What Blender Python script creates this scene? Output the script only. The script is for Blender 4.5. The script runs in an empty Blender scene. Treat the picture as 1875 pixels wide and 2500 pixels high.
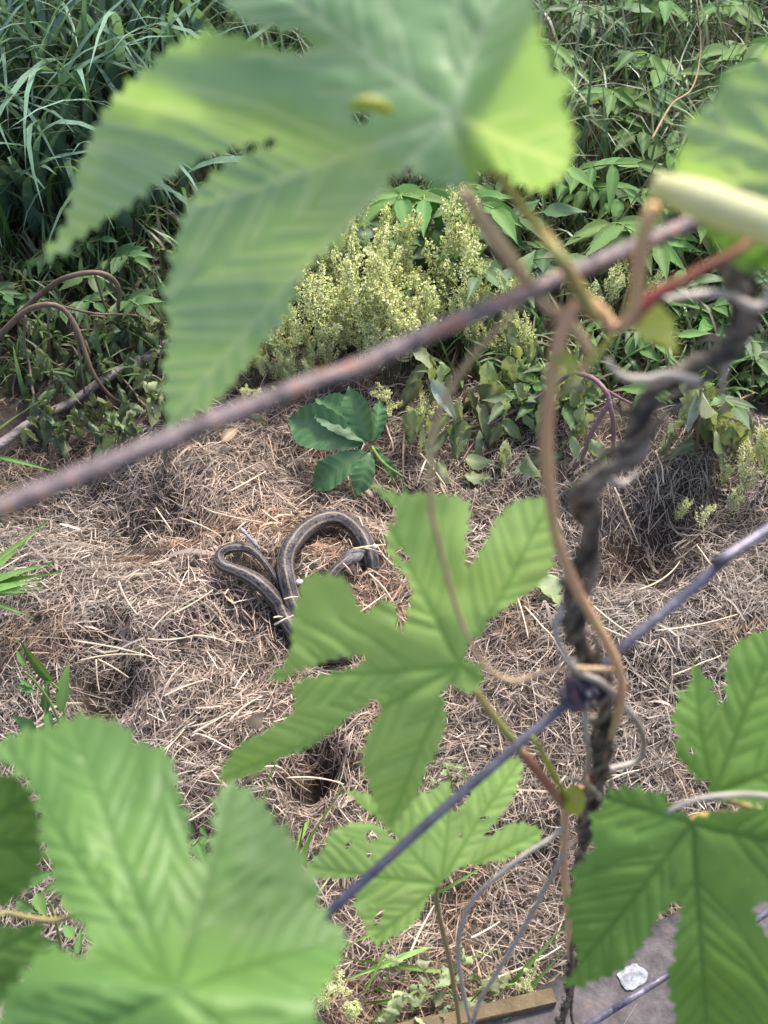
import bpy, math, random
import numpy as np
from mathutils import Vector, Matrix, Quaternion
from mathutils.geometry import delaunay_2d_cdt

random.seed(7)
rng = np.random.default_rng(11)
scene = bpy.context.scene
COL = scene.collection

# ------------------------------------------------------------------ camera
HC, PITCH, FPX = 1.0, math.radians(50), 2720.0      # camera height, pitch below the horizon, focal length in photo pixels
W0, H0 = 1875.0, 2500.0
cam_d = bpy.data.cameras.new('camera')
cam = bpy.data.objects.new('camera', cam_d)
COL.objects.link(cam)
scene.camera = cam
cam.location = (0, 0, HC)
cam.rotation_euler = (math.pi / 2 - PITCH, 0, 0)
cam_d.sensor_fit = 'VERTICAL'
cam_d.sensor_height = 36.0
cam_d.lens = 36.0 * FPX / H0
cam_d.clip_start = 0.01
cam_d.clip_end = 200
cam_d.dof.use_dof = True
cam_d.dof.focus_distance = 1.22
cam_d.dof.aperture_fstop = cam_d.lens / 2.7          # a pupil of about 2 mm
scene.render.resolution_x, scene.render.resolution_y = 768, 1024

# ------------------------------------------------------------------ light
SUN_EL = math.radians(54)
SUN_AZ = math.radians(32)                            # clockwise from +Y, so from the far right
sv = Vector((math.sin(SUN_AZ) * math.cos(SUN_EL), math.cos(SUN_AZ) * math.cos(SUN_EL), math.sin(SUN_EL)))
world = bpy.data.worlds.new('World')
scene.world = world
world.use_nodes = True
wn = world.node_tree
bg = wn.nodes['Background']
sky = wn.nodes.new('ShaderNodeTexSky')
sky.sky_type = 'NISHITA'
sky.sun_disc = False
sky.sun_elevation = SUN_EL
sky.sun_rotation = SUN_AZ
sky.dust_density = 4.0
sky.air_density = 0.8
wn.links.new(sky.outputs[0], bg.inputs[0])
bg.inputs[1].default_value = 0.15
sun_d = bpy.data.lights.new('sun', 'SUN')
sun_d.energy = 2.1
sun_d.angle = math.radians(9)
sun_d.color = (1.0, 0.95, 0.88)
sun = bpy.data.objects.new('sun', sun_d)
sun.rotation_euler = sv.to_track_quat('Z', 'Y').to_euler()
sun.location = (1, 2, 4)
COL.objects.link(sun)
scene.view_settings.view_transform = 'Standard'
scene.view_settings.look = 'None'
scene.view_settings.gamma = 1
scene.view_settings.exposure = 1.32
scene.cycles.max_bounces = 8
scene.cycles.transparent_max_bounces = 8

# ------------------------------------------------------------------ pixel rays and terrain
FW = np.array([0, math.cos(PITCH), -math.sin(PITCH)])
UP = np.array([0, math.sin(PITCH), math.cos(PITCH)])
RT = np.array([1.0, 0, 0])
CAM = np.array([0, 0, HC])

def ray(x, y):
    return FW + RT * ((x - W0 / 2) / FPX) + UP * ((H0 / 2 - y) / FPX)

def P(x, y, t):
    return CAM + ray(x, y) * t

def project(X):
    d = X - CAM
    w = d @ FW
    return W0 / 2 + FPX * (d @ RT) / w, H0 / 2 - FPX * (d @ UP) / w

_lat = np.random.default_rng(5).random((256, 256))
def vnoise(x, y):
    xi, yi = np.floor(x).astype(int), np.floor(y).astype(int)
    fx, fy = x - xi, y - yi
    fx, fy = fx * fx * (3 - 2 * fx), fy * fy * (3 - 2 * fy)
    a = _lat[xi % 256, yi % 256]; b = _lat[(xi + 1) % 256, yi % 256]
    c = _lat[xi % 256, (yi + 1) % 256]; d = _lat[(xi + 1) % 256, (yi + 1) % 256]
    return (a * (1 - fx) + b * fx) * (1 - fy) + (c * (1 - fx) + d * fx) * fy - 0.5

def flat(x, y):
    r = ray(x, y)
    return (CAM + r * (HC / -r[2]))[:2]

# mounds and hollows of the hay heap: photo pixel of the centre, height in metres, radius in metres
BUMPS = [(310, 1285, -.05, .045), (420, 1320, -.03, .03), (180, 1230, -.04, .05), (225, 1690, -.05, .028), (285, 1640, -.03, .03),
         (800, 1885, -.075, .017), (760, 1905, -.05, .018), (1550, 1350, -.07, .035), (1640, 1310, -.05, .04), (1720, 1240, -.045, .05),
         (480, 1180, .025, .06), (520, 1500, .03, .08), (600, 1800, .015, .06), (1250, 1560, .025, .06), (1620, 1130, .05, .08),
         (1650, 1560, .025, .08), (880, 1440, .012, .04), (700, 1380, .01, .06), (1330, 2080, -.04, .035), (1180, 2150, -.025, .05), (500, 2080, -.04, .03),
         (880, 1170, -.03, .04), (1400, 1860, -.02, .05), (100, 1480, .02, .07), (640, 1700, -.02, .04), (1130, 1390, .012, .05)]
BXY = [(*flat(x, y), h, r) for x, y, h, r in BUMPS]

def Hh(x, y):
    x = np.asarray(x, float); y = np.asarray(y, float)
    near = np.exp(-((x / 2.0) ** 2 + ((y - 1) / 2.0) ** 2) ** 2)
    z = (vnoise(x * 8 + 3, y * 8) * .026 + vnoise(x * 19, y * 19 + 7) * .018 + vnoise(x * 47 + 2, y * 47) * .010) * near + vnoise(x * .7, y * .7) * .12 * (1 - near)
    wx = x + vnoise(x * 24 + 9, y * 24) * .045; wy = y + vnoise(x * 24, y * 24 + 31) * .045
    for bx, by, h, r in BXY:
        z = z + (h * .75 if h < 0 else h) * np.exp(-((wx - bx) ** 2 + (wy - by) ** 2) / (2 * r * r))
    return z

def G(x, y, lift=0.0):
    """world point on the pixel's ray that lies `lift` above the terrain"""
    r = ray(x, y)
    t = HC / -r[2]
    for _ in range(14):
        p = CAM + r * t
        t2 = (HC - float(Hh(p[0], p[1])) - lift) / -r[2]
        t = t * .4 + t2 * .6
    return CAM + r * t

def FT(x, y):
    """depth of the fence plane along a pixel ray (plane y = .1459 + .612 x)"""
    r = ray(x, y)
    return .1459 / (r[1] - .612 * r[0])

# ------------------------------------------------------------------ helpers
def mat(name, build):
    m = bpy.data.materials.new(name)
    m.use_nodes = True
    nt = m.node_tree
    b = nt.nodes['Principled BSDF']
    build(nt, b)
    return m

def N(nt, kind, **kw):
    n = nt.nodes.new('ShaderNode' + kind)
    for k, v in kw.items():
        if k.startswith('i_'):
            n.inputs[k[2:].replace('_', ' ')].default_value = v
        else:
            setattr(n, k, v)
    return n

def ramp(nt, fac, stops):
    r = nt.nodes.new('ShaderNodeValToRGB')
    els = r.color_ramp.elements
    while len(els) < len(stops):
        els.new(0.5)
    for e, (p, c) in zip(els, stops):
        e.position = p
        e.color = (*c, 1)
    nt.links.new(fac, r.inputs[0])
    return r.outputs[0]

def mixc(nt, fac, a, b, mode='MIX'):
    m = nt.nodes.new('ShaderNodeMix')
    m.data_type = 'RGBA'
    m.blend_type = mode
    for sock, v in ((m.inputs[0], fac), (m.inputs[6], a), (m.inputs[7], b)):
        if isinstance(v, (int, float)):
            sock.default_value = v
        elif isinstance(v, tuple):
            sock.default_value = (*v, 1)
        else:
            nt.links.new(v, sock)
    return m.outputs[2]

def noise(nt, scale, detail=3, rough=.55, coord='Object'):
    tc = nt.nodes.new('ShaderNodeTexCoord')
    n = nt.nodes.new('ShaderNodeTexNoise')
    n.inputs['Scale'].default_value = scale
    n.inputs['Detail'].default_value = detail
    n.inputs['Roughness'].default_value = rough
    nt.links.new(tc.outputs[coord], n.inputs['Vector'])
    return n.outputs['Fac']

def bump(nt, b, h, strength=.4, dist=.001):
    n = nt.nodes.new('ShaderNodeBump')
    n.inputs['Strength'].default_value = strength
    n.inputs['Distance'].default_value = dist
    nt.links.new(h, n.inputs['Height'])
    nt.links.new(n.outputs[0], b.inputs['Normal'])

def add_translucent(nt, b, color, fac, tint=(1.0, 1.0, .55)):
    tr = nt.nodes.new('ShaderNodeBsdfTranslucent')
    nt.links.new(mixc(nt, 1.0, color, tint, 'MULTIPLY'), tr.inputs[0])
    mx = nt.nodes.new('ShaderNodeMixShader')
    mx.inputs[0].default_value = fac
    nt.links.new(b.outputs[0], mx.inputs[1])
    nt.links.new(tr.outputs[0], mx.inputs[2])
    nt.links.new(mx.outputs[0], nt.nodes['Material Output'].inputs[0])

def leaf_mat(name, c1, c2, cv, trans=.35, rough=.5, nscale=60, random_obj=False, spec=.4, spots=None, tint=(1.0, 1.0, .55)):
    def f(nt, b):
        n = noise(nt, nscale, 4)
        col = ramp(nt, n, [(.3, c1), (.7, c2)])
        if random_obj:
            oi = nt.nodes.new('ShaderNodeObjectInfo')
            hs = nt.nodes.new('ShaderNodeHueSaturation')
            mr = N(nt, 'MapRange'); mr.inputs[3].default_value = .55; mr.inputs[4].default_value = 1.45
            nt.links.new(oi.outputs['Random'], mr.inputs[0])
            nt.links.new(mr.outputs[0], hs.inputs['Value'])
            mr2 = N(nt, 'MapRange'); mr2.inputs[3].default_value = .475; mr2.inputs[4].default_value = .525
            ml = N(nt, 'Math', operation='FRACT'); ms = N(nt, 'Math', operation='MULTIPLY'); ms.inputs[1].default_value = 17.3
            nt.links.new(oi.outputs['Random'], ms.inputs[0]); nt.links.new(ms.outputs[0], ml.inputs[0]); nt.links.new(ml.outputs[0], mr2.inputs[0])
            nt.links.new(mr2.outputs[0], hs.inputs['Hue'])
            nt.links.new(col, hs.inputs['Color'])
            col = hs.outputs[0]
        mot = ramp(nt, noise(nt, nscale * .45, 5, .65), [(.3, (.72, .78, .80)), (.5, (1, 1, 1)), (.72, (1.0, .95, .72))])
        col = mixc(nt, .8, col, mot, 'MULTIPLY')
        fl_ = ramp(nt, noise(nt, nscale * 9, 2, .4), [(.70, (0, 0, 0)), (.76, (.5, .5, .5))])
        col = mixc(nt, fl_, col, (.42, .46, .24))
        at = N(nt, 'Attribute', attribute_name='vein')
        col = mixc(nt, at.outputs['Fac'], col, cv)
        if spots:
            ns = noise(nt, spots[0], 2, .5)
            s = ramp(nt, ns, [(spots[1], (0, 0, 0)), (spots[1] + .04, (1, 1, 1))])
            col = mixc(nt, s, col, spots[2])
        nt.links.new(col, b.inputs['Base Color'])
        b.inputs['Roughness'].default_value = rough
        b.inputs['Specular IOR Level'].default_value = spec
        bump(nt, b, noise(nt, nscale * 14, 3), .25, .0006)
        add_translucent(nt, b, col, trans, tint)
    return mat(name, f)

def plain_mat(name, stops, scale=80, rough=.7, metal=0.0, bumps=(.5, .0008), stretch=None, spec=.35):
    def f(nt, b):
        n = noise(nt, scale, 5, .62)
        nt.links.new(ramp(nt, n, stops), b.inputs['Base Color'])
        b.inputs['Roughness'].default_value = rough
        b.inputs['Metallic'].default_value = metal
        b.inputs['Specular IOR Level'].default_value = spec
        bump(nt, b, noise(nt, scale * 4, 4), *bumps)
    return mat(name, f)

def attr_mat(name, rough=.6, trans=0.0, spec=.3, tint=(1, 1, .6)):
    def f(nt, b):
        at = N(nt, 'Attribute', attribute_name='col')
        nt.links.new(at.outputs['Color'], b.inputs['Base Color'])
        b.inputs['Roughness'].default_value = rough
        b.inputs['Specular IOR Level'].default_value = spec
        if trans:
            add_translucent(nt, b, at.outputs['Color'], trans, tint)
    return mat(name, f)

M = {}
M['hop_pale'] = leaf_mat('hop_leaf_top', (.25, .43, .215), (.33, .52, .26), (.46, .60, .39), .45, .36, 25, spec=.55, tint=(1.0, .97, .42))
M['hop_mid'] = leaf_mat('hop_leaf', (.28, .46, .14), (.35, .53, .165), (.17, .33, .07), .47, .5, 45, spots=(70, .75, (.26, .27, .10)))  # dark vein colour includes the shading of the pleats
M['hop_dark'] = leaf_mat('hop_leaf_deep', (.14, .285, .06), (.19, .35, .075), (.085, .19, .03), .40, .5, 45, spots=(90, .76, (.2, .22, .06)))  # vein lines darkened to paint in the pleat shading
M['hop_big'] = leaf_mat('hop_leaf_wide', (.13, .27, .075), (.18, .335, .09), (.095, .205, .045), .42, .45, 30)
M['hop_under'] = leaf_mat('hop_leaf_underside', (.60, .60, .33), (.74, .72, .45), (.68, .64, .38), .35, .5, 60)
M['bract'] = leaf_mat('bract', (.36, .42, .07), (.44, .48, .11), (.42, .46, .15), .45, .5, 60)
M['petiole'] = plain_mat('petiole', [(.35, (.24, .30, .08)), (.55, (.36, .27, .10)), (.7, (.42, .24, .12))], 40, .45)
M['petiole_red'] = plain_mat('petiole_red', [(.35, (.27, .06, .06)), (.65, (.30, .16, .08))], 35, .4)
M['vine_stem'] = plain_mat('vine_stem', [(.34, (.66, .45, .20)), (.52, (.64, .35, .21)), (.66, (.62, .46, .20))], 45, .5, bumps=(.4, .001))
M['stem_olive'] = plain_mat('stem_olive', [(.3, (.19, .19, .06)), (.7, (.28, .20, .09))], 50, .5)
M['dead_vine'] = plain_mat('dead_vine', [(.36, (.035, .028, .026)), (.5, (.11, .09, .07)), (.66, (.30, .25, .19))], 120, .8, bumps=(.9, .002))
M['dead_bark'] = plain_mat('dead_bark', [(.34, (.09, .075, .06)), (.5, (.20, .165, .13)), (.66, (.36, .31, .25))], 140, .85, bumps=(.9, .002))
M['tendril'] = plain_mat('tendril', [(.3, (.46, .31, .16)), (.7, (.60, .44, .27))], 60, .7)
M['tendril_grey'] = plain_mat('tendril_grey', [(.3, (.32, .28, .24)), (.7, (.50, .45, .39))], 60, .7)
M['wire'] = plain_mat('galvanised_wire', [(.3, (.085, .08, .095)), (.5, (.15, .142, .185)), (.6, (.21, .20, .235)), (.70, (.24, .12, .07))], 150, .45, .35, (.6, .0008), spec=.5)
M['wire_rust'] = plain_mat('rusting_wire', [(.34, (.075, .058, .06)), (.46, (.15, .12, .125)), (.55, (.25, .20, .20)), (.62, (.29, .14, .09))], 300, .5, .3, (.7, .001), spec=.5)
M['knot'] = plain_mat('rusty_knot', [(.35, (.055, .045, .07)), (.55, (.12, .10, .14)), (.68, (.24, .07, .035))], 180, .6, .3, (.8, .001))
M['hay'] = attr_mat('hay', .55, .12, .4)
M['grass'] = attr_mat('grass', .42, .25, .45)
M['blade'] = leaf_mat('shade_tinted_blade', (.15, .26, .18), (.22, .35, .25), (.14, .26, .16), .28, .38, 30, True, .5)  # bluish because the shade over the tall grass is put into its colour
M['blade_green'] = leaf_mat('grass_blade_green', (.13, .26, .05), (.19, .33, .08), (.2, .3, .1), .3, .45, 30, True)
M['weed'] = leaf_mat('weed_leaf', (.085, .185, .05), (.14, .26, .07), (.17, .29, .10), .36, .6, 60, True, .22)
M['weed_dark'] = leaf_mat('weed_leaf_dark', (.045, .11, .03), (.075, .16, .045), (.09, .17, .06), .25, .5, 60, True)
M['creeper'] = leaf_mat('creeper_leaf', (.04, .125, .045), (.075, .185, .06), (.15, .26, .10), .25, .42, 50, False, .5, spots=(95, .72, (.12, .09, .05)))
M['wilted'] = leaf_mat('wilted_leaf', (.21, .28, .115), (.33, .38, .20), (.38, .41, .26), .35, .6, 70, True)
M['wilted_dark'] = leaf_mat('wilted_leaf_dark', (.09, .14, .065), (.19, .235, .125), (.22, .26, .14), .28, .6, 70, True)  # darker copy of the wilted leaf, with the pile's shade in its colour
M['silver'] = leaf_mat('wilted_underside', (.34, .40, .33), (.46, .50, .43), (.5, .52, .45), .25, .6, 70)
M['purple'] = plain_mat('purple_stem', [(.3, (.16, .085, .105)), (.7, (.27, .17, .17))], 50, .5)
M['brown_stem'] = plain_mat('brown_stem', [(.3, (.10, .065, .045)), (.7, (.19, .135, .09))], 50, .6)
M['twig'] = plain_mat('twig', [(.3, (.20, .12, .06)), (.7, (.30, .21, .12))], 50, .6)
M['green_stem'] = plain_mat('green_stem', [(.3, (.12, .21, .05)), (.7, (.20, .28, .08))], 50, .5)
M['stick'] = plain_mat('stick', [(.3, (.16, .135, .13)), (.7, (.30, .26, .25))], 60, .75, bumps=(.8, .002))
M['floret'] = attr_mat('floret', .6, .4, .2, (1, 1, .7))
M['white'] = plain_mat('white_flake', [(.35, (.13, .13, .145)), (.5, (.24, .25, .275)), (.66, (.40, .41, .45))], 170, .7)
M['pebble'] = plain_mat('pebble', [(.3, (.6, .58, .55)), (.7, (.8, .79, .76))], 100, .6)
M['slab'] = plain_mat('slab', [(.25, (.028, .025, .025)), (.46, (.066, .058, .058)), (.6, (.10, .088, .09)), (.72, (.15, .10, .075))], 70, .75, bumps=(.5, .0015))
M['wood'] = plain_mat('wood_strip', [(.3, (.075, .05, .025)), (.7, (.16, .12, .06))], 40, .75, bumps=(.7, .002))
M['dead_leaf'] = leaf_mat('dead_leaf', (.30, .20, .13), (.42, .30, .21), (.45, .34, .24), .2, .6, 60)
M['eye'] = plain_mat('eye', [(.3, (.01, .01, .012)), (.7, (.02, .018, .016))], 50, .12, bumps=(0, .0001), spec=.6)

def soil(nt, b):
    n = noise(nt, 35, 8, .7)
    c = ramp(nt, n, [(.3, (.025, .019, .015)), (.5, (.06, .046, .034)), (.7, (.11, .085, .06))])
    nt.links.new(c, b.inputs['Base Color'])
    b.inputs['Roughness'].default_value = .95
    bump(nt, b, noise(nt, 180, 6, .7), .9, .006)
M['soil'] = mat('soil', soil)

def snake_mat(nt, b):
    ang = N(nt, 'Attribute', attribute_name='ang').outputs['Fac']
    ln = N(nt, 'Attribute', attribute_name='len').outputs['Fac']
    def m(op, a, c=None):
        x = nt.nodes.new('ShaderNodeMath'); x.operation = op
        for i, v in enumerate((a, c)):
            if v is None: continue
            if isinstance(v, (int, float)): x.inputs[i].default_value = v
            else: nt.links.new(v, x.inputs[i])
        return x.outputs[0]
    cx = N(nt, 'CombineXYZ')
    nt.links.new(m('MULTIPLY', ang, 3.4), cx.inputs[0])
    nt.links.new(m('MULTIPLY', ln, 300.0), cx.inputs[1])
    vo = N(nt, 'TexVoronoi'); vo.inputs['Scale'].default_value = 1.0
    nt.links.new(cx.outputs[0], vo.inputs['Vector'])
    body = ramp(nt, vo.outputs['Distance'], [(.1, (.088, .08, .086)), (.55, (.046, .042, .047)), (.9, (.018, .016, .019))])
    cx2 = N(nt, 'CombineXYZ')
    nt.links.new(m('MULTIPLY', ang, 2.2), cx2.inputs[0])
    nt.links.new(m('MULTIPLY', ln, 130.0), cx2.inputs[1])
    ck = N(nt, 'TexChecker'); ck.inputs['Scale'].default_value = 1.0
    nt.links.new(cx2.outputs[0], ck.inputs['Vector'])
    body = mixc(nt, m('MULTIPLY', ck.outputs['Fac'], .22), body, (.11, .096, .09))
    aa = m('ABSOLUTE', ang)
    def band(x, c, w):
        mr = N(nt, 'MapRange'); mr.interpolation_type = 'SMOOTHSTEP'
        nt.links.new(m('ABSOLUTE', m('SUBTRACT', x, c)), mr.inputs[0])
        mr.inputs[1].default_value = w * .55; mr.inputs[2].default_value = w
        mr.inputs[3].default_value = 1; mr.inputs[4].default_value = 0
        return mr.outputs[0]
    s = m('MAXIMUM', band(ang, 0.0, .15), m('MULTIPLY', band(aa, .95, .18), .9))
    head = N(nt, 'MapRange'); nt.links.new(ln, head.inputs[0])
    head.inputs[1].default_value = .026; head.inputs[2].default_value = .034
    s = m('MULTIPLY', s, head.outputs[0])
    s = m('MULTIPLY', s, m('SUBTRACT', 1.0, m('MULTIPLY', vo.outputs['Distance'], .45)))
    col = mixc(nt, s, body, (.235, .19, .125))
    belly = N(nt, 'MapRange'); nt.links.new(aa, belly.inputs[0])
    belly.inputs[1].default_value = 1.5; belly.inputs[2].default_value = 1.9
    col = mixc(nt, m('MULTIPLY', belly.outputs[0], .7), col, (.26, .21, .14))
    headc = N(nt, 'MapRange'); nt.links.new(ln, headc.inputs[0])
    headc.inputs[1].default_value = .020; headc.inputs[2].default_value = .03
    headc.inputs[3].default_value = 1; headc.inputs[4].default_value = 0
    hn = ramp(nt, noise(nt, 250, 3), [(.35, (.075, .072, .08)), (.65, (.15, .145, .155))])
    col = mixc(nt, headc.outputs[0], col, hn)
    nt.links.new(col, b.inputs['Base Color'])
    b.inputs['Roughness'].default_value = .5
    b.inputs['Specular IOR Level'].default_value = .3
    bump(nt, b, m('SUBTRACT', 1.0, vo.outputs['Distance']), .55, .0009)
M['snake'] = mat('snake_skin', snake_mat)

# ---- objects
def wloc(o):
    v = Vector((0, 0, 0))
    while o is not None:
        v += o.location
        o = o.parent
    return v

def thing(name, label, cat, loc, group=None):
    o = bpy.data.objects.new(name, None)
    o.empty_display_size = .01
    COL.objects.link(o)
    o.location = tuple(float(c) for c in loc)
    o['label'] = label
    o['category'] = cat
    if group: o['group'] = group
    return o

def mesh(name, v, f, smooth=True, attrs=None):
    me = bpy.data.meshes.new(name)
    me.from_pydata([tuple(map(float, p)) for p in v], [], [tuple(map(int, q)) for q in f])
    if smooth:
        me.polygons.foreach_set('use_smooth', [True] * len(me.polygons))
    for k, a in (attrs or {}).items():
        at = me.attributes.new(k, 'FLOAT', 'POINT')
        at.data.foreach_set('value', np.asarray(a, np.float32))
    me.update()
    return me

def part(name, v, f, material, parent=None, smooth=True, attrs=None, label=None):
    """v in world coordinates; parents are only ever translated"""
    if parent is not None:
        v = np.asarray(v, float) - np.array(wloc(parent))
    me = mesh(name, v, f, smooth, attrs)
    me.materials.append(material)
    o = bpy.data.objects.new(name, me)
    COL.objects.link(o)
    if parent is not None: o.parent = parent
    if label: o['label'] = label
    return o

def tag(o, label, cat, group=None):
    o['label'] = label; o['category'] = cat
    if group: o['group'] = group
    return o

def smooth_path(pts, n):
    """Catmull-Rom through pts (k,d), resampled to n points of even spacing"""
    p = np.asarray(pts, float)
    if len(p) == 2:
        return p[0] + (p[1] - p[0]) * np.linspace(0, 1, n)[:, None]
    q = np.vstack([2 * p[0] - p[1], p, 2 * p[-1] - p[-2]])
    out = []
    for i in range(1, len(q) - 2):
        for t in np.linspace(0, 1, 14, endpoint=False):
            a, b, c, d = q[i - 1], q[i], q[i + 1], q[i + 2]
            out.append(.5 * (2 * b + (c - a) * t + (2 * a - 5 * b + 4 * c - d) * t * t + (3 * b - a - 3 * c + d) * t ** 3))
    out.append(p[-1])
    out = np.array(out)
    s = np.concatenate([[0], np.cumsum(np.linalg.norm(np.diff(out[:, :3], axis=0), axis=1))])
    u = np.linspace(0, s[-1], n)
    return np.stack([np.interp(u, s, out[:, k]) for k in range(out.shape[1])], 1)

def tube_geo(path, radii, sides=8, wob=0.0):
    p = np.asarray(path, float)
    n = len(p)
    radii = np.broadcast_to(np.asarray(radii, float), (n,)) if np.ndim(radii) else np.full(n, float(radii))
    T = np.gradient(p, axis=0)
    T /= np.linalg.norm(T, axis=1)[:, None] + 1e-12
    ref = np.array([0, 0, 1.0]) if abs(T[0][2]) < .9 else np.array([1.0, 0, 0])
    v, f = [], []
    Nn = np.cross(T[0], ref); Nn /= np.linalg.norm(Nn)
    for i in range(n):
        Nn = Nn - T[i] * (Nn @ T[i]); Nn /= np.linalg.norm(Nn) + 1e-12
        B = np.cross(T[i], Nn)
        for k in range(sides):
            a = 2 * math.pi * k / sides
            r = radii[i] * (1 + wob * random.uniform(-1, 1))
            v.append(p[i] + (Nn * math.cos(a) + B * math.sin(a)) * r)
    for i in range(n - 1):
        for k in range(sides):
            a, b = i * sides + k, i * sides + (k + 1) % sides
            f.append((a, b, b + sides, a + sides))
    f.append(tuple(range(sides))[::-1])
    f.append(tuple(range((n - 1) * sides, n * sides)))
    return v, f

def tube(name, pts, radius, material, parent=None, n=40, sides=8, wob=0.0, label=None):
    path = smooth_path(pts, n)
    if np.ndim(radius):
        radius = np.interp(np.linspace(0, 1, n), np.linspace(0, 1, len(radius)), radius)
    v, f = tube_geo(path, radius, sides, wob)
    return part(name, v, f, material, parent, label=label)

# ------------------------------------------------------------------ ground
def axis(lo, hi, d, far):
    inner = np.arange(lo, hi + 1e-9, d)
    k = far - max(abs(lo), abs(hi))
    g = np.geomspace(.03, k, 26)
    return np.concatenate([(lo - g)[::-1], inner, hi + g])
gx, gy = axis(-1.3, 1.3, .0115, 45), axis(.05, 2.45, .0115, 45)
X, Y = np.meshgrid(gx, gy)
Z = Hh(X, Y)
nx, ny = len(gx), len(gy)
gv = np.stack([X.ravel(), Y.ravel(), Z.ravel()], 1)
idx = np.arange(nx * ny).reshape(ny, nx)
gf = np.stack([idx[:-1, :-1].ravel(), idx[:-1, 1:].ravel(), idx[1:, 1:].ravel(), idx[1:, :-1].ravel()], 1)
o = part('ground', gv, gf, M['soil'])
o['kind'] = 'structure'

# ------------------------------------------------------------------ ribbons (hay and grass masses)
def ribbons(name, C, Wd, S, color, material):
    """C (n,k,3) centre lines, Wd (n,k) half widths, S (n,k,3) side vectors, color (n,3)"""
    n, k, _ = C.shape
    V = np.empty((n, k, 2, 3))
    V[:, :, 0] = C - S * Wd[..., None]
    V[:, :, 1] = C + S * Wd[..., None]
    base = (np.arange(n) * k * 2)[:, None]
    j = np.arange(k - 1)[None] * 2
    F = np.stack([base + j, base + j + 1, base + j + 3, base + j + 2], -1).reshape(-1, 4)
    me = bpy.data.meshes.new(name)
    V = V.reshape(-1, 3)
    me.vertices.add(len(V)); me.vertices.foreach_set('co', V.astype(np.float32).ravel())
    me.loops.add(F.size); me.loops.foreach_set('vertex_index', F.astype(np.int32).ravel())
    me.polygons.add(len(F))
    me.polygons.foreach_set('loop_start', np.arange(0, F.size, 4, dtype=np.int32))
    me.polygons.foreach_set('use_smooth', np.ones(len(F), bool))
    at = me.attributes.new('col', 'FLOAT_COLOR', 'POINT')
    c4 = np.ones((n, k * 2, 4), np.float32)
    c4[..., :3] = color[:, None]
    at.data.foreach_set('color', c4.ravel())
    me.update(); me.validate()
    me.materials.append(material)
    ob = bpy.data.objects.new(name, me)
    COL.objects.link(ob)
    ob['kind'] = 'stuff'
    return ob

# centre line of the snake (the hay leaves room for it)
def sp(x, y, lift): return G(x, y, lift)
SN = [(886, 1340, .030, .0), (872, 1350, .030, 0), (852, 1365, .029, 0), (834, 1380, .026, 0), (815, 1398, .019, 0), (800, 1430, .016, 0), (808, 1462, .006, 0), (846, 1478, -.012, 0), (888, 1455, -.019, 0),
      (908, 1412, -.004, 0), (907, 1370, .013, 0), (892, 1322, .018, 0), (870, 1292, .019, 0), (845, 1273, .020, 0), (812, 1263, .020, 0), (778, 1272, .020, 0), (745, 1293, .020, 0),
      (718, 1321, .020, 0), (701, 1351, .020, 0), (696, 1383, .020, 0), (701, 1416, .020, 0), (709, 1450, .020, 0), (722, 1486, .020, 0), (748, 1522, .018, 0), (790, 1550, .018, 0), (832, 1560, .018, 0),
      (850, 1580, .018, 0), (826, 1598, .018, 0), (775, 1592, .018, 0), (735, 1562, .018, 0), (705, 1520, .020, 0), (688, 1485, .020, 0), (662, 1452, .020, 0), (635, 1425, .020, 0), (606, 1406, .020, 0),
      (574, 1393, .020, 0), (546, 1382, .020, 0), (534, 1367, .020, 0), (540, 1350, .020, 0), (558, 1340, .020, 0), (586, 1337, .018, 0), (612, 1342, .017, 0), (632, 1357, .016, 0), (650, 1379, .015, 0),
      (667, 1403, .014, 0), (682, 1430, .012, 0), (694, 1452, .006, 0), (702, 1468, -.002, 0), (712, 1490, -.006, 0)]
raw = np.array([sp(x, y, l) for x, y, l, _ in SN])
npt = 420
path = smooth_path(raw, npt)
for _ in range(6):
    path[1:-1] = .25 * path[:-2] + .5 * path[1:-1] + .25 * path[2:]
HB = np.array([(-400, 1150), (0, 1130), (300, 1080), (560, 985), (900, 960), (1200, 960), (1440, 1080), (1620, 1050), (1875, 1080), (2300, 1080)], float)
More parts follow.
